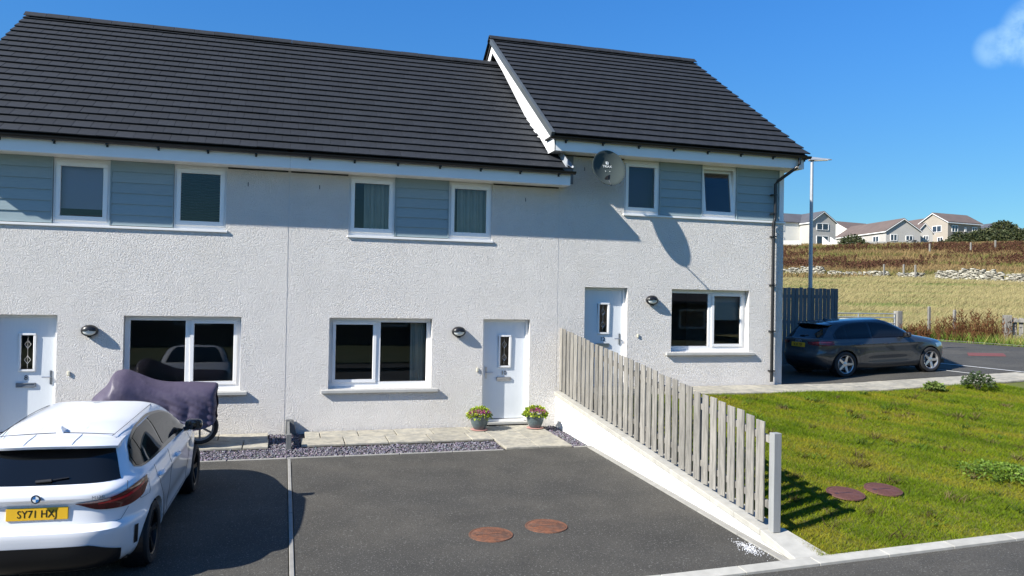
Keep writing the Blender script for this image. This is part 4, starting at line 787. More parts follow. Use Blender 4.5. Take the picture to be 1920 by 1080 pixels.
AUDI.update(shear=0, belt=.97, crease=.80, wheels=(.80, 3.436), dark=DKG,
    yr=[(.17, .20), (.26, .08), (.40, .02), (.52, .0), (.60, .015), (.66, .05), (.75, .07), (.85, .075), (.92, .09), (.97, .13), (1.0, .17), (1.15, .32), (1.28, .46), (1.33, .53), (1.36, .66), (1.39, .90), (1.41, 1.20), (1.42, 1.5), (1.425, 1.7)],
    w=[(.17, .76), (.22, .82), (.32, .862), (.5, .876), (.68, .886), (.80, .892), (.86, .880), (.92, .866), (.96, .848), (1.0, .81), (1.1, .775), (1.2, .735), (1.29, .685), (1.34, .645), (1.365, .60), (1.39, .53), (1.41, .42), (1.42, .28), (1.425, .15)],
    yf=[(.17, 4.12), (.26, 4.24), (.45, 4.31), (.62, 4.30), (.72, 4.25), (.79, 4.12), (.85, 3.88), (.91, 3.55), (.96, 3.25), (1.0, 3.05), (1.1, 2.87), (1.2, 2.66), (1.3, 2.42), (1.355, 2.26), (1.39, 2.14), (1.41, 2.04), (1.42, 1.95), (1.425, 1.9)],
    rear_glass=(.985, 1.31, .885, .01), wind_glass=(1.02, 1.36, .86),
    win_top=[(.55, 1.05), (.66, 1.17), (.85, 1.265), (1.15, 1.318), (1.6, 1.332), (2.0, 1.30), (2.35, 1.205), (2.70, 1.045), (2.80, .99)], win_bot=[(.55, .972), (.66, .966), (.85, .962), (1.15, .96), (1.6, .957), (2.0, .955), (2.35, .953), (2.70, .951), (2.80, .95)],
    panes=[(.60, .88), (.92, 1.58), (1.66, 2.68)], seams=[[(1.62, .95), (1.62, .60), (1.58, .32)], [(2.74, .94), (2.80, .70), (2.74, .32)], [(.95, .95), (.98, .80), (1.15, .6), (1.24, .34)], [(1.24, .31), (2.74, .31)], [(.35, .795), (3.9, .79)]],
    handles=[(1.16, .80), (2.02, .80)], mirror=(2.58, 1.0), mirror_mat=DKG,
    tail=dict(p=(.42, 1.16), lo=[(.42, .83), (.7, .80), (.95, .79), (1.16, .815)], hi=[(.42, .885), (.7, .905), (.95, .925), (1.16, .91)]), head=(2.85, 3.55, .64, .74),
    spoiler=(1.315, .34, .60), spoiler_mat=GLOSSBLK, dark_panels=[(.18, .40, .86, .008, BLACKP)], slots=[], plate=(.80, -R(3)), reg='BC65 7BP', rear_seams=[[(.0, .64), (.6, .645), (.84, .66), (.90, .78)]], wiper=1.02, fin=.86, fin_z=1.378, fin_mat=GLOSSBLK,
    roofx=pchip([.6, 1, 1.6, 2.1, 2.4], [.55, .59, .60, .59, .56]), roofz=pchip([.6, 1, 1.6, 2.1, 2.4], [1.345, 1.376, 1.387, 1.372, 1.32]), rim=.232, twin=False, rim_mat=mat('silver_rim', (.62, .61, .60), .3, metal=.8, var=.1, vs=5))
acar, Sp2, Sy2 = make_car('parked_car', 'dark grey hatchback with silver five spoke wheels parked right of number 12', (12.64, 1.77, tup(12.64)-.002), -R(90), AUDI, GREY, (math.atan(.04), 0))
for k in range(4): 
    c = Sp2(0, .885, 1, .006)+Vector((-.085+.057*k, 0, 0)); MB().tube([c+Vector((.036*math.cos(a), 0, .036*math.sin(a))) for a in np.linspace(0, 2*math.pi, 20)], .004, 5).build('emblem_ring', CHROME, acar)
# ------------------------------------------------------------------ lamp post, back fence, gates, posts
GALV = mat('galvanised_steel', (.46, .48, .50), .45, metal=.5, var=.12, vs=6)
lp = thing('street_lamp', 'tall galvanised street lamp post behind the tall garden fence', 'street lamp', (15.0, 4.35, tup(15)))
MB().tube([(15.0, 4.35, .7), (15.0, 4.35, 2.3), (15.0, 4.35, 2.32), (15.0, 4.35, 6.85)], [.085, .085, .062, .045], 14).build('column', GALV, lp, True, weld=False)
hdm = Matrix.Translation((15.0, 4.35, 6.86)) @ Matrix.Rotation(R(-25), 4, 'Z')
MB().hexa([hdm @ Vector(v) for v in ((-.10, -.10, 0), (.58, -.06, .02), (-.10, .10, 0), (.58, .06, .02), (-.06, -.08, .11), (.50, -.04, .05), (-.06, .08, .11), (.50, .04, .05))]).build('lantern', GALV, lp, bevel=.015)
MB().box(.05, -.07, -.012, .45, .07, .004, hdm @ Matrix.Rotation(R(-2), 4, 'Y')).build('lens', mat('lamp_lens', (.5, .5, .46), .3), lp)
bf = thing('garden_fence', 'tall grey boarded garden fence in the shade beside number 12', 'fence', (13.3, 4.0, tup(13)))
x = 10.95; k = 0
while x < 15.7:
    w = .118; zt = 3.045+.012*math.sin(k*2.1)+random.uniform(-.012, .012); MB().box(x, 3.98 if k % 2 else 3.985, tup(x)+.03, x+w, 4.005, zt).build('board', WOODB, bf, bevel=.003); x += .136; k += 1
for zz in (1.1, 2.0, 2.75): MB().box(10.95, 4.006, zz, 15.72, 4.05, zz+.09).build('rail', WOODB, bf)
for xx in (11.0, 12.6, 14.2, 15.63): MB().box(xx, 4.051, .6, xx+.1, 4.15, 3.0).build('post', WOODB, bf)
zgp = zfield(25.1, 11.75)
gp = thing('gate_post', 'thick weathered timber post holding the field gate, behind the grey car', 'post', (25.1, 11.75, zgp)); MB().box(24.98, 11.63, zgp-.4, 25.24, 11.89, zgp+1.12).build('shaft', WOOD, gp, bevel=.012); MB().box(24.95, 11.62, zgp+.4, 25.0, 11.66, zgp+.46).build('hinge', GALV, gp)
fg = thing('field_gate', 'galvanised metal field gate behind the roof of the grey car', 'gate', (22, 11.75, 1.1))
gx0, gx1 = 21.2, 24.93; zb = 1.13
for q in (.18, .42, .68, .92, 1.08): MB().tube([(gx0, 11.75, zb+q), (gx1, 11.75, zb+q)], .022, 8).build('bar', GALV, fg)
for xx in (gx0, (gx0+gx1)/2, gx1): MB().tube([(xx, 11.75, zb+.12), (xx, 11.75, zb+1.10)], .024, 8).build('upright', GALV, fg)
gx0, gx1 = 16.4, 21.0
fg2 = thing('field_gate', 'second galvanised field gate, left of the first, partly hidden by the tall fence', 'gate', (19, 11.75, 1.0))
for q in (.14, .40, .66, .95): MB().tube([(gx0, 11.75, zb-.05+q), (gx1, 11.75, zb-.05+q)], .022, 8).build('bar', GALV, fg2)
for xx in (gx0, 18.7, gx1): MB().tube([(xx, 11.75, zb), (xx, 11.75, zb+.95)], .024, 8).build('upright', GALV, fg2)
def wpost(x, y, h, label, w=.09):
    z = zfield(x, y); o = thing('fence_post', label, 'post', (x, y, z), group='field fence posts'); MB().box(x-w/2, y-w/2, z-.3, x+w/2, y+w/2, z+h).hexa([(x-w/2, y-w/2, z+h), (x+w/2, y-w/2, z+h), (x-w/2, y+w/2, z+h), (x+w/2, y+w/2, z+h), (x-w/4, y-w/4, z+h+.03), (x+w/4, y-w/4, z+h+.03), (x-w/4, y+w/4, z+h+.03), (x+w/4, y+w/4, z+h+.03)]).build('shaft', WOOD, o)
wpost(25.9, 10.9, 1.3, 'slim timber fence post right of the thick gate post, before the dry grass'); wpost(26.3, 10.0, 1.2, 'slim timber fence post standing among the brown dock stems')
for (u, d), lb in zip(((1657, 88), (1694, 86), (1716, 84)), ('timber post standing in the low middle of the broken stone wall', 'timber post at the right gap of the broken stone wall', 'timber post leaning by the stone heap in the middle of the field')):
    p = at(u, 540, d); wpost(p[0], p[1], 1.55, lb, .14)
for i, (u, d) in enumerate(((1820, 128), (1866, 130), (1743, 128))):
    p = at(u, 500, d); wpost(p[0], p[1], 1.7, ('small far fence post among the red docks below the brown house', 'small far fence post among the red docks at the right of the hill', 'small far fence post among the red docks below the pale bungalow')[i], .2)
# timber gate at the far right
rp = (27.0, 8.2); zr = zfield(*rp)
pg = thing('timber_gate', 'weathered timber slatted gate panel at the right edge across the side road', 'gate', (28.5, 7.2, zr))
gd_ = Vector((.86, -.5, 0)).normalized(); gM = Matrix(((gd_.x, -gd_.y, 0, rp[0]), (gd_.y, gd_.x, 0, rp[1]), (0, 0, 1, zr), (0, 0, 0, 1)))
MB().box(-.13, -.13, -.3, .13, .13, 1.1, gM).build('post', WOOD, pg, bevel=.01); MB().box(2.9, -.13, -.3, 3.16, .13, 1.1, gM).build('post', WOOD, pg, bevel=.01)
for q in (.20, .82): MB().box(.14, -.04, q, 2.9, .04, q+.13, gM).build('rail', WOOD, pg, bevel=.006)
for k in range(12): MB().box(.2+k*.225, .041, .14, .2+k*.225+.16, .065, 1.0, gM).build('slat', WOOD, pg, bevel=.004)

# ------------------------------------------------------------------ dry stone walls
STONE = mat('pale_flagstone', (.47, .45, .40), .9, attr=True)
def stone_wall(pts, h, label):
    o = thing('dry_stone_wall', label, 'stone wall', tuple(at(*pts[0])), group='broken dry stone walls in the field'); B = np.array([[x, y, z] for z in (-.5, .5) for y in (-.5, .5) for x in (-.5, .5)]); F0 = np.array([(0, 2, 3, 1), (4, 5, 7, 6), (0, 1, 5, 4), (2, 6, 7, 3), (0, 4, 6, 2), (1, 3, 7, 5)]); VV, FF, CC = [], [], []; k = 0
    P = [at(u, 540, d)[:2] for u, d in [(q[0], q[2]) for q in pts]]
    for a, b in zip(P[:-1], P[1:]):
        L = np.linalg.norm(b-a); dr = (b-a)/L; nn = np.array([-dr[1], dr[0]]); t = 0
        while t < L:
            hh = .95*h*(.6+.4*abs(math.sin(t*.31+a[0])))*random.uniform(.8, 1.1); z = -.1; 
            while z < hh:
                w, th = random.uniform(.16, .42), random.uniform(.06, .14); c = a+dr*(t+random.uniform(-.2, .2))+nn*random.uniform(-.12, .12); zz = zfield(c[0], c[1])+z+th/2
                q = B*(1+rng.normal(0, .13, (8, 3)))*np.array([w, .5, th]); an = math.atan2(dr[1], dr[0])+random.uniform(-.25, .25); tl = random.gauss(0, .12)
                x_ = q[:, 0]*math.cos(an)-q[:, 1]*math.sin(an); y_ = q[:, 0]*math.sin(an)+q[:, 1]*math.cos(an)
                VV.append(np.stack([c[0]+x_, c[1]+y_, zz+q[:, 2]+q[:, 0]*tl], 1)); FF.append(F0+8*k); CC.append(np.repeat([np.array([.42, .395, .325])*random.uniform(.35, 1.2)], 8, 0)); k += 1; z += th*.92
            t += random.uniform(.2, .3)
    tag(np_mesh('stones', np.vstack(VV), np.vstack(FF), STONE, np.vstack(CC), o), kind='stuff')
stone_wall([(1462, 540, 97), (1545, 540, 93)], 1.25, 'broken pale stone wall run just right of the end house')
stone_wall([(1556, 540, 92), (1640, 540, 89), (1668, 540, 88)], .95, 'low tumbled stone wall run in the middle of the field')
stone_wall([(1688, 540, 86), (1730, 540, 84)], 1.0, 'short heap of stone wall between two gaps')
stone_wall([(1758, 540, 82), (1880, 540, 77)], 1.25, 'longest pale stone wall run at the right of the field')
stone_wall([(1893, 540, 76), (1990, 540, 72)], 1.1, 'stone wall end cut by the right edge of the picture')

# ------------------------------------------------------------------ far houses on the hill
FW_ = mat('far_white_render', (.74, .72, .66), .9, var=.05, vs=.4); FG = mat('far_shade_grey_render', (.42, .40, .37), .9, var=.08, vs=.5); FB = mat('far_brown_harl', (.34, .30, .25), .9, var=.1, vs=.6)  # grey render has the shade of the camera-side gables in its colour
RS = mat('far_slate_roof', (.085, .085, .095), .8, var=.15, vs=.6); RB = mat('far_brown_roof', (.135, .10, .085), .85, var=.15, vs=.6)
FGL = mat('far_window_glass', (.03, .04, .06), .05, spec=.8)
def gable_house(name, label, u, v, d, alpha, W_, L_, he, hr, wall, roof, wins, flip=False, dz=0., drop=4., gablewall=None):
    c = at(u, v, d); c[2] += dz; th = math.atan2(c[0]-CAM[0], c[1]-CAM[1]); rgt = Vector((math.cos(th), -math.sin(th), 0)); awy = Vector((math.sin(th), math.cos(th), 0))
    sg = -1 if flip else 1; g = rgt*sg*math.cos(alpha)+awy*math.sin(alpha); l = -rgt*sg*math.sin(alpha)+awy*math.cos(alpha); O = Vector(c)
    h = thing(name, label, 'house', tuple(c), group='far houses on the hill'); Q = lambda a, b, z: O+g*a+l*b+Vector((0, 0, z))
    MB().prism([(0, -drop), (W_, -drop), (W_, he), (W_/2, hr), (0, he)], lambda a, z, t: Q(a, t, z), 0, L_).build('wall', wall, h)
    ov = .35; r_ = MB(); sl = (hr-he)/(W_/2)
    for s_ in (0, 1):
        xa = -ov if s_ == 0 else W_+ov; r_.hexa([Q(xa, -ov, he-sl*ov+.03), Q(W_/2, -ov, hr+.03), Q(xa, L_+ov, he-sl*ov+.03), Q(W_/2, L_+ov, hr+.03), Q(xa, -ov, he-sl*ov+.2), Q(W_/2, -ov, hr+.2), Q(xa, L_+ov, he-sl*ov+.2), Q(W_/2, L_+ov, hr+.2)])
    r_.build('roof', roof, h)
    for s_ in (0, 1):
        xa = -ov if s_ == 0 else W_+ov; MB().hexa([Q(xa, -ov-.03, he-sl*ov-.12), Q(W_/2, -ov-.03, hr-.12), Q(xa, -ov, he-sl*ov-.12), Q(W_/2, -ov, hr-.12), Q(xa, -ov-.03, he-sl*ov+.03), Q(W_/2, -ov-.03, hr+.03), Q(xa, -ov, he-sl*ov+.03), Q(W_/2, -ov, hr+.03)]).build('bargeboard', FASCIA, h)
    MB().hexa([Q(-ov-.02, -ov, he-sl*ov-.18), Q(-ov+.1, -ov, he-sl*ov-.18), Q(-ov-.02, L_+ov, he-sl*ov-.18), Q(-ov+.1, L_+ov, he-sl*ov-.18), Q(-ov-.02, -ov, he-sl*ov+.02), Q(-ov+.1, -ov, he-sl*ov+.02), Q(-ov-.02, L_+ov, he-sl*ov+.02), Q(-ov+.1, L_+ov, he-sl*ov+.02)]).build('fascia', FASCIA, h)
    for f, a, z, ww, hh in wins:
        G = (lambda s, y, t: Q(s, -t, y)) if f == 'g' else (lambda s, y, t: Q(-t, s, y))
        fr = MB()
        for x0, x1, z0, z1 in ((a, a+ww, z, z+.1), (a, a+ww, z+hh-.1, z+hh), (a, a+.1, z+.1, z+hh-.1), (a+ww-.1, a+ww, z+.1, z+hh-.1), (a+ww/2-.05, a+ww/2+.05, z+.1, z+hh-.1)):
            fr.hexa([G(x0, z0, .02), G(x1, z0, .02), G(x0, z0, .12), G(x1, z0, .12), G(x0, z1, .02), G(x1, z1, .02), G(x0, z1, .12), G(x1, z1, .12)])
        fo = fr.build('window', UPVC, h); MB().add([G(a+.1, z+.1, .05), G(a+ww-.1, z+.1, .05), G(a+ww-.1, z+hh-.1, .05), G(a+.1, z+hh-.1, .05)], [(0, 1, 2, 3)]).build('pane', FGL, fo)
    return h, Q
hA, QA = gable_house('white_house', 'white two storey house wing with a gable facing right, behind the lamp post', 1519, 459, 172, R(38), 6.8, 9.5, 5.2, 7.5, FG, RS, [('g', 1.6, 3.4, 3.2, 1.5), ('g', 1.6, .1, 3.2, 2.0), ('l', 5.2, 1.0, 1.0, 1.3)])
MB().prism([(0, -4), (12, -4), (12, 5.2), (6, 7.4), (0, 5.2)], lambda a, z, t: QA(-.0+t, 3.6+a*.62, z), -7.5, 3).build('side_block', FW_, hA)
for s_ in (0, 1):
    a0_ = 3.3 if s_ == 0 else 3.6+12*.62+.3
    MB().hexa([QA(-7.9, a0_, 5.12), QA(3, a0_, 5.12), QA(-7.9, 3.6+6*.62, 7.48), QA(3, 3.6+6*.62, 7.48), QA(-7.9, a0_, 5.32), QA(3, a0_, 5.32), QA(-7.9, 3.6+6*.62, 7.68), QA(3, 3.6+6*.62, 7.68)]).build('roof', RS, hA)
for xa, zz in ((-6.2, 3.2), (-6.2, .6)):
    f = MB()
    for x0, x1, z0, z1 in ((xa, xa+2, zz, zz+.1), (xa, xa+2, zz+1.2, zz+1.3), (xa, xa+.1, zz+.1, zz+1.2), (xa+1.9, xa+2, zz+.1, zz+1.2), (xa+.95, xa+1.05, zz+.1, zz+1.2)): f.hexa([QA(x0, 3.5, z0), QA(x1, 3.5, z0), QA(x0, 3.59, z0), QA(x1, 3.59, z0), QA(x0, 3.5, z1), QA(x1, 3.5, z1), QA(x0, 3.59, z1), QA(x1, 3.59, z1)])
    fo = f.build('window', UPVC, hA); MB().add([QA(xa+.1, 3.55, zz+.1), QA(xa+1.9, 3.55, zz+.1), QA(xa+1.9, 3.55, zz+1.2), QA(xa+.1, 3.55, zz+1.2)], [(0, 1, 2, 3)]).build('pane', FGL, fo)
gable_house('pale_bungalow', 'long pale bungalow with brown roof and gable greyed for shade, facing the field', 1661, 457, 168, R(33), 8.1, 20, 2.9, 5.5, FG, RB, [('g', 1.0, .7, 1.6, 1.4), ('g', 4.6, .8, 1.7, 1.1), ('l', 2.5, .6, 2.2, 1.3), ('l', 8, .6, 1.4, 1.3)])
gable_house('bungalow_extension', 'small brown roofed bungalow wing right of the shade greyed gable', 1718, 458, 171, R(20), 3.4, 9, 2.6, 4.6, FG, RB, [('g', 1.4, .9, 1.1, 1.0)])
gable_house('brown_house', 'brown harled two storey house with gable facing left, above the dark bushes', 1777, 455, 178, R(38), 7.6, 11, 4.9, 7.1, FB, RB, [('g', 1.6, 2.6, 2.4, 1.5), ('g', 5.2, 2.7, 1.3, 1.3), ('l', 1.2, 2.6, 2.0, 1.5), ('l', 8, 2.6, 1.6, 1.4), ('g', 1.2, .1, 1.4, 1.3), ('l', 5.4, 2.8, .6, 1.0)], True)
gable_house('back_house', 'white gabled house half hidden behind the long bungalow roof', 1590, 447, 205, R(40), 9, 12, 2.4, 4.8, FW_, RB, [], True)
gable_house('back_house', 'brown roofed house behind the bungalow, left of the brown two storey house', 1718, 440, 206, R(35), 9, 14, 2.0, 4.6, FG, RB, [])
gable_house('back_house', 'grey bungalow roof showing right of the brown two storey house', 1858, 447, 200, R(38), 8, 9, 2.6, 4.3, FB, RS, [], False)
def low_wall(name, u0, v0, d0, u1, v1, d1, h, label, m):
    a, b = Vector(at(u0, v0, d0)), Vector(at(u1, v1, d1)); n_ = (b-a).cross(Vector((0, 0, 1))).normalized()*.15; Z = Vector((0, 0, h)); Zd = Vector((0, 0, -2.))
    tag(MB().hexa([a-n_+Zd, b-n_+Zd, a+n_+Zd, b+n_+Zd, a-n_+Z, b-n_+Z, a+n_+Z, b+n_+Z]).build(name, m), label, 'wall')
low_wall('garden_wall', 1463, 463, 165, 1502, 463, 165, 1.4, 'white garden wall below the far white house', FW_)
low_wall('stair_wall', 1543, 449, 165, 1560, 464, 163, .5, 'left white sloping stair wall of the far white house', FW_)
low_wall('stair_wall', 1557, 449, 166, 1578, 464, 163, .5, 'right white sloping stair wall of the far white house', FW_)
low_wall('garden_wall', 1620, 462, 160, 1662, 462, 160, 1.0, 'pale stone garden wall before the long bungalow', FG)
pt_ = at(1711, 457, 160); pb = thing('picnic_table', 'small dark picnic table on the grass before the bungalow gable', 'table', tuple(pt_))
MB().box(-.9, -.35, .7, .9, .35, .76, Matrix.Translation(pt_)).build('top', WOODB, pb); MB().box(-.9, -.8, .42, .9, -.55, .47, Matrix.Translation(pt_)).build('bench', WOODB, pb); MB().box(-.9, .55, .42, .9, .8, .47, Matrix.Translation(pt_)).build('bench', WOODB, pb)
for sx in (-.7, .7): MB().box(sx-.05, -.75, -.2, sx+.05, .75, .42, Matrix.Translation(pt_)).box(sx-.05, -.3, .42, sx+.05, .3, .7, Matrix.Translation(pt_)).build('leg_frame', WOODB, pb)

# ------------------------------------------------------------------ bushes and trees on the hill
LEAF = mat('shrub_leaves', (.05, .07, .02), .7, attr=True, trans=.2)
def bush(name, label, lobes, n, size, cols, trunk=None):
    o = thing(name, label, 'tree' if trunk else 'bush', tuple(lobes[0][0]-np.array([0, 0, lobes[0][2]*.3])), group='shrubs on the hill'); VV, FF, CC = [], [], []; k = 0
    for c, rx, rz in lobes:
        m_ = int(n*rx*rz); V, F, C = leaf_cloud(m_, np.array(c), rx, rz, size, cols, .35); VV.append(V); FF.append(F+k); CC.append(C); k += len(V)
    np_mesh('crown', np.vstack(VV), np.vstack(FF), LEAF, np.vstack(CC), o)
    c, rx, rz = lobes[0]; t = MB(); base = Vector((c[0], c[1], c[2]-rz*.4-(trunk or .4)))
    t.tube([base, base+Vector((.1, 0, (trunk or .4)*.7)), Vector(c)+Vector((0, 0, rz*.2))], [.22, .17, .05], 8)
    for a in range(5): t.tube([base.lerp(Vector(c), .6), Vector(c)+Vector((math.cos(a*1.3)*rx*.6, math.sin(a*1.3)*rx*.6, rz*.45))], [.1, .03], 6)
    t.build('trunk', mat('bark', (.09, .07, .05), .9), o)
DG_ = [(.035, .05, .014), (.06, .075, .022), (.085, .09, .03), (.025, .035, .012)]
bush('round_bush', 'round dark green bush before the long bungalow', [(at(1598, 457, 160), 2.4, 2.2), (at(1592, 458, 159), 2.2, 1.4), (at(1610, 460, 159), 1.9, 1.3)], 160, .42, DG_)
rowb = [(1800+i*15, 456-1.2*min(i, 6)+3*math.sin(i*1.7), 165+2*math.sin(i*2.3)) for i in range(11)]
names = ['at its left end below the brown house', 'just right of its left end', 'third from the left end', 'fourth from the left end', 'in its left half', 'at its middle', 'just right of its middle', 'in its right half', 'near the right edge of the picture', 'cut by the right edge of the picture', 'beyond the right edge of the picture']
for i, (u, v, d) in enumerate(rowb):
    bush('hedge_bush', 'dark green bush of the hill hedge '+names[i], [(at(u, v-2, d), 2.6+.5*math.sin(i*3), 2.3+.35*math.sin(i*5)), (at(u+6, v+2, d-1.5), 2.3, 1.4), (at(u-6, v+1, d-1), 2.0, 1.5)], 120, .5, DG_)
bush('hill_tree', 'dark tree rising above the hill hedge at the right', [(at(1880, 428, 172), 2.7, 1.8), (at(1872, 432, 172), 2.0, 1.3), (at(1890, 431, 172), 1.9, 1.2)], 110, .5, DG_, 3.)
bush('hedge_bush', 'small bush low against the fence line left of the hill hedge', [(at(1770, 459, 163), 2.0, .9), (at(1782, 458, 163), 1.9, 1.1), (at(1755, 460, 163), 1.8, .7)], 150, .42, DG_)

# ------------------------------------------------------------------ field grass, docks, weeds
def in_view(n, s0, s1, u0=1440, u1=2000, pw=1.):
    d = s0+(s1-s0)*rng.random(n)**pw; u = rng.uniform(u0, u1, n); P = CAM+(fw+rt*((u-960)/FPX)[:, None])*d[:, None]; k = ~((P[:, 0] < 26.4) & (P[:, 1] < 11.2)) & ~((P[:, 0] < 24.8) & (P[:, 1] < 12.0)); P = P[k]; d = d[k]; P[:, 2] = [zfield(a, b)-.03 for a, b in P[:, :2]]; return P, d
def patchy(P, sc, ph): return .5+.25*np.sin(P[:, 0]*sc+ph)*np.sin(P[:, 1]*sc*1.3+ph*2)+.25*np.sin(P[:, 0]*sc*2.3+P[:, 1]*sc*1.7+ph)
P, d = in_view(170000, 25, 100, pw=.8); n = len(P); g = patchy(P, .33, 1.)+rng.normal(0, .18, n)
straw = np.array([.34, .285, .135]); grn = np.array([.145, .20, .055]); gg = np.clip((g-.50)*4, 0, 1)[:, None]; c = (straw*(1-gg)+grn*gg)*rng.uniform(.65, 1.25, (n, 1))
h = np.where(g > .62, .32, .55)*rng.uniform(.6, 1.2, n); V, F, C = blade_arrays(P, h, .014+.0007*d, .7, c)
tip = V.reshape(-1, 3, 3); tip[:, 2, 0] += h*.9; tip[:, 2, 2] -= h*.25; V = tip.reshape(-1, 3)
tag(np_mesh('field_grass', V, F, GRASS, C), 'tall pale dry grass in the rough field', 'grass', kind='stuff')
P, d = in_view(60000, 88, 175); n = len(P); g = patchy(P, .12, 2.)+rng.normal(0, .15, n); c = np.where((g > .6)[:, None], np.array([.17, .17, .05]), np.array([.27, .185, .085]))*rng.uniform(.6, 1.2, (n, 1))
V, F, C = blade_arrays(P, rng.uniform(.4, .8, n), np.full(n, .16), .6, c); tag(np_mesh('hill_grass', V, F, GRASS, C), 'rough grass on the slope above the stone walls', 'grass', kind='stuff')
def docks(P, h, w, col): 
    n = len(P); V, F, C = blade_arrays(np.repeat(P, 5, 0)+rng.normal(0, .06, (5*n, 3))*np.array([1, 1, 0]), np.repeat(h, 5)*rng.uniform(.6, 1.1, 5*n), np.full(5*n, w), .22, np.repeat(col, 5, 0)*rng.uniform(.6, 1.3, (5*n, 1)), 1.); 
    Q = np.repeat(P, 14, 0); t = rng.uniform(.3, 1, len(Q)); Q = Q+rng.normal(0, .07, Q.shape)*np.array([1, 1, 0]); Q[:, 2] += t*np.repeat(h, 14); V2, F2, C2 = blade_arrays(Q, np.full(len(Q), .12)*rng.uniform(.6, 1.5, len(Q)), np.full(len(Q), w*1.6), .8, np.repeat(col, 14, 0)*rng.uniform(.6, 1.3, (len(Q), 1)), 1.); return np.vstack([V, V2]), np.vstack([F, F2+len(V)]), np.vstack([C, C2])
red = np.array([.135, .065, .04])
P, d = in_view(9000, 98, 152); lt = (P[:, :2]-CAM[:2])@E2; k = (.30+.22*np.sin(lt*.16+d*.09)+.16*np.sin(lt*.41-d*.23+1))+patchy(P, .11, .7)*.45+.25*patchy(P, .31, 2.2)+.26*np.exp(-((d-137+4*np.sin(lt*.12))/9)**2)+.20*np.exp(-((d-112+5*np.sin(lt*.1+1))/7)**2)+rng.normal(0, .12, len(P)) > .83; P = P[k]; n = len(P); V, F, C = docks(P, rng.uniform(.45, .95, n), .13, np.tile(red, (n, 1))); tag(np_mesh('hill_docks', V, F, GRASS, C), 'dark red dock plants in drifts on the slope', 'weeds', kind='stuff')
t = rng.random(260); t = t[np.sin(t*23)+rng.normal(0, .5, 260) > -.25][:150]; t = np.r_[t, rng.random(150-len(t))] if len(t) < 150 else t; P = np.stack([25.4+1.5*t+rng.normal(0, .4, 150), 11.3-2.9*t+rng.normal(0, .4, 150), np.zeros(150)], 1); P[:, 2] = [zfield(a, b) for a, b in P[:, :2]]; V, F, C = docks(P, rng.uniform(.4, 1.2, 150)*(.5+.6*np.minimum(1, t*1.6)), .026, np.tile(np.array([.16, .075, .035]), (150, 1))); tag(np_mesh('roadside_docks', V, F, GRASS, C), 'brown seeding docks along the verge across the side road', 'weeds', kind='stuff')
n = 26000; P = np.stack([rng.uniform(24.65, 33, n), rng.uniform(-2, 13, n), np.zeros(n)], 1); P[:, 2] = [zfield(a, b)-.02 for a, b in P[:, :2]]; e = P[:, 0]-24.6; c = np.where((e < 1.4+rng.normal(0, .3, n))[:, None], np.array([.12, .20, .03]), np.array([.30, .27, .09]))*rng.uniform(.6, 1.3, (n, 1)); V, F, C = blade_arrays(P, np.where(e < 1.0, .10, .38)*rng.uniform(.6, 1.4, n), np.full(n, .035), .6, c); tag(np_mesh('verge_grass', V, F, GRASS, C), 'green verge grass along the far edge of the side road', 'grass', kind='stuff')

# ------------------------------------------------------------------ lawn
n = 330000; x = 5.71+(15.9-5.71)*rng.random(n)**1.15; y = rng.uniform(-7.975, -1.175, n); P = np.stack([x, y, np.zeros(n)], 1)
gx = np.linspace(5.7, 17.7, 120); gy = np.linspace(-7.97, -1.2, 90); ZZ = np.array([[zlawn(a, b) for b in gy] for a in gx])
fi = (x-gx[0])/(gx[1]-gx[0]); fj = (y-gy[0])/(gy[1]-gy[0]); i0 = np.clip(fi.astype(int), 0, 118); j0 = np.clip(fj.astype(int), 0, 88); a, b = fi-i0, fj-j0
P[:, 2] = ZZ[i0, j0]*(1-a)*(1-b)+ZZ[i0+1, j0]*a*(1-b)+ZZ[i0, j0+1]*(1-a)*b+ZZ[i0+1, j0+1]*a*b-.004
for mx, my in ((7.26, -6.52), (7.92, -6.47)):
    k = np.hypot(P[:, 0]-mx, P[:, 1]-my) > .25+rng.normal(0, .02, len(P)); P = P[k]
n = len(P); g = patchy(P, 1.3, .4)*.6+patchy(P, 3.7, 2.)*.4+rng.normal(0, .12, n); base = np.array([.165, .225, .007]); yel = np.array([.27, .24, .022]); dk = np.array([.085, .145, .008])
c = base+(yel-base)*np.clip((g-.48)*3.2, 0, 1)[:, None]+(dk-base)*np.clip((.42-g)*3, 0, 1)[:, None]; c *= rng.uniform(.65, 1.3, (n, 1))
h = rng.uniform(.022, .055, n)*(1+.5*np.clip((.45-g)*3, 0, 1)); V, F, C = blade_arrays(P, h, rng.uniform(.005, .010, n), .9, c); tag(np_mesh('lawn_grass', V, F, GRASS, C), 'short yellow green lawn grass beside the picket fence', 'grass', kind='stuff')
VV, FF, CC = [], [], []; k = 0
for q in range(170):
    wx, wy = rng.uniform(5.85, 14.5), rng.uniform(-7.8, -1.4); tall = rng.random() < .35; m_ = int(rng.uniform(16, 40)); r_ = rng.uniform(.03, .10); pp = np.stack([wx+rng.normal(0, r_, m_), wy+rng.normal(0, r_*.8, m_), np.full(m_, 0.)], 1); pp[:, 2] = [zlawn(min(max(a, 5.72), 17), min(max(b, -7.9), -1.25)) for a, b in pp[:, :2]]
    pp = pp[(pp[:, 0] > 5.75) & (pp[:, 1] > -7.93) & (pp[:, 1] < -1.25)]; m_ = len(pp)
    if not m_: continue
    col = np.array([[.055, .10, .018], [.09, .07, .03], [.10, .17, .025], [.16, .12, .06]][rng.integers(4)]); V, F, C = blade_arrays(pp, rng.uniform(.05, .14 if tall else .08, m_), np.full(m_, .018), 1.1, np.tile(col, (m_, 1))*rng.uniform(.6, 1.4, (m_, 1))); VV.append(V); FF.append(F+k); CC.append(C); k += len(V)
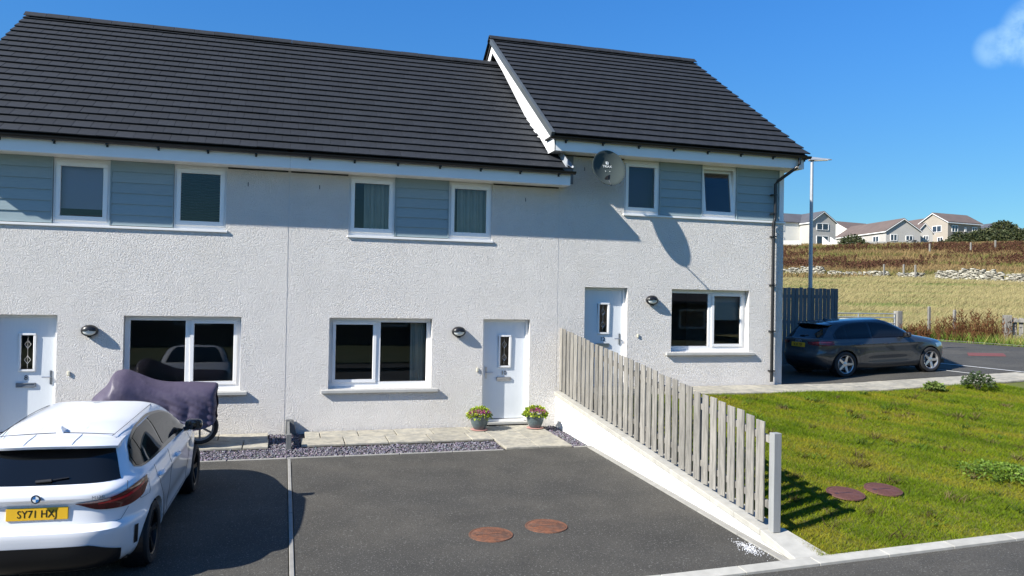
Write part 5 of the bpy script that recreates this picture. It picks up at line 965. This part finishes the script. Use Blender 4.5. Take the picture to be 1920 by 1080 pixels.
tag(np_mesh('lawn_weeds', np.vstack(VV), np.vstack(FF), GRASS, np.vstack(CC)), 'scattered dark weeds and tufts growing in the lawn', 'weeds', kind='stuff')
def small_shrub(x, y, z, r, h, label, cols, n=420, size=.07):
    o = thing('lawn_shrub', label, 'shrub', (x, y, z), wc=False); V, F, C = leaf_cloud(n, np.array([0, 0, h*.35]), r, h*.65, size, cols, .2); np_mesh('foliage', V, F, LEAF, C, o); t = MB()
    for a in range(6): t.tube([(0, 0, -.02), (math.cos(a)*r*.6, math.sin(a)*r*.6, h*.7)], [.008, .003], 5)
    t.build('stems', MATS['bark'], o)
small_shrub(14.75, -1.72, zlawn(14.75, -1.72), .34, .42, 'small dark green shrub at the far corner of the lawn by the path', [(.03, .055, .015), (.05, .08, .02)])
small_shrub(13.75, -1.50, zlawn(13.75, -1.5), .20, .20, 'low bright green weed clump at the edge of the path', [(.12, .18, .03), (.16, .21, .05)])
small_shrub(10.2, -6.3, zlawn(10.2, -6.3), .7, .12, 'spreading bright green clump at the right edge of the lawn', [(.11, .20, .015), (.16, .24, .02), (.08, .14, .012)], 1500, .045)

# ------------------------------------------------------------------ houses across the road (seen only as reflections)
def opposite(x, label):
    h = thing('opposite_house', label, 'house', (x, -30, 0)); MB().prism([(0, -.5), (8, -.5), (8, 2.6), (4, 5), (0, 2.6)], lambda a, z, t: (x+t, -27-a, z), 0, 15).build('wall', mat('dark_stone_wall', (.10, .09, .08), .9, var=.2, vs=3), h)
    for s_ in (0, 1):
        ya = -26.6 if s_ == 0 else -35.4; MB().hexa([(x-.3, ya, 2.40), (x+15.3, ya, 2.40), (x-.3, -31, 5.05), (x+15.3, -31, 5.05), (x-.3, ya, 2.58), (x+15.3, ya, 2.58), (x-.3, -31, 5.25), (x+15.3, -31, 5.25)]).build('roof', RS, h)
    for wx in (2.2, 7.8, 11.6):
        f = MB(); ring(f, x+wx, x+wx+1.8, .9, 2.1, .12, -26.999, -26.93); fo = f.build('window', UPVC, h); MB().add([(x+wx+.1, -26.96, 1.0), (x+wx+1.7, -26.96, 1.0), (x+wx+1.7, -26.96, 2.0), (x+wx+.1, -26.96, 2.0)], [(0, 1, 2, 3)]).build('pane', FGL, fo)
opposite(21, 'brown bungalow across the road opposite the lawn'); opposite(39, 'brown bungalow across the road opposite the side road'); opposite(-17, 'brown bungalow across the road opposite the white car'); opposite(2.5, 'brown bungalow across the road opposite the flower pots')
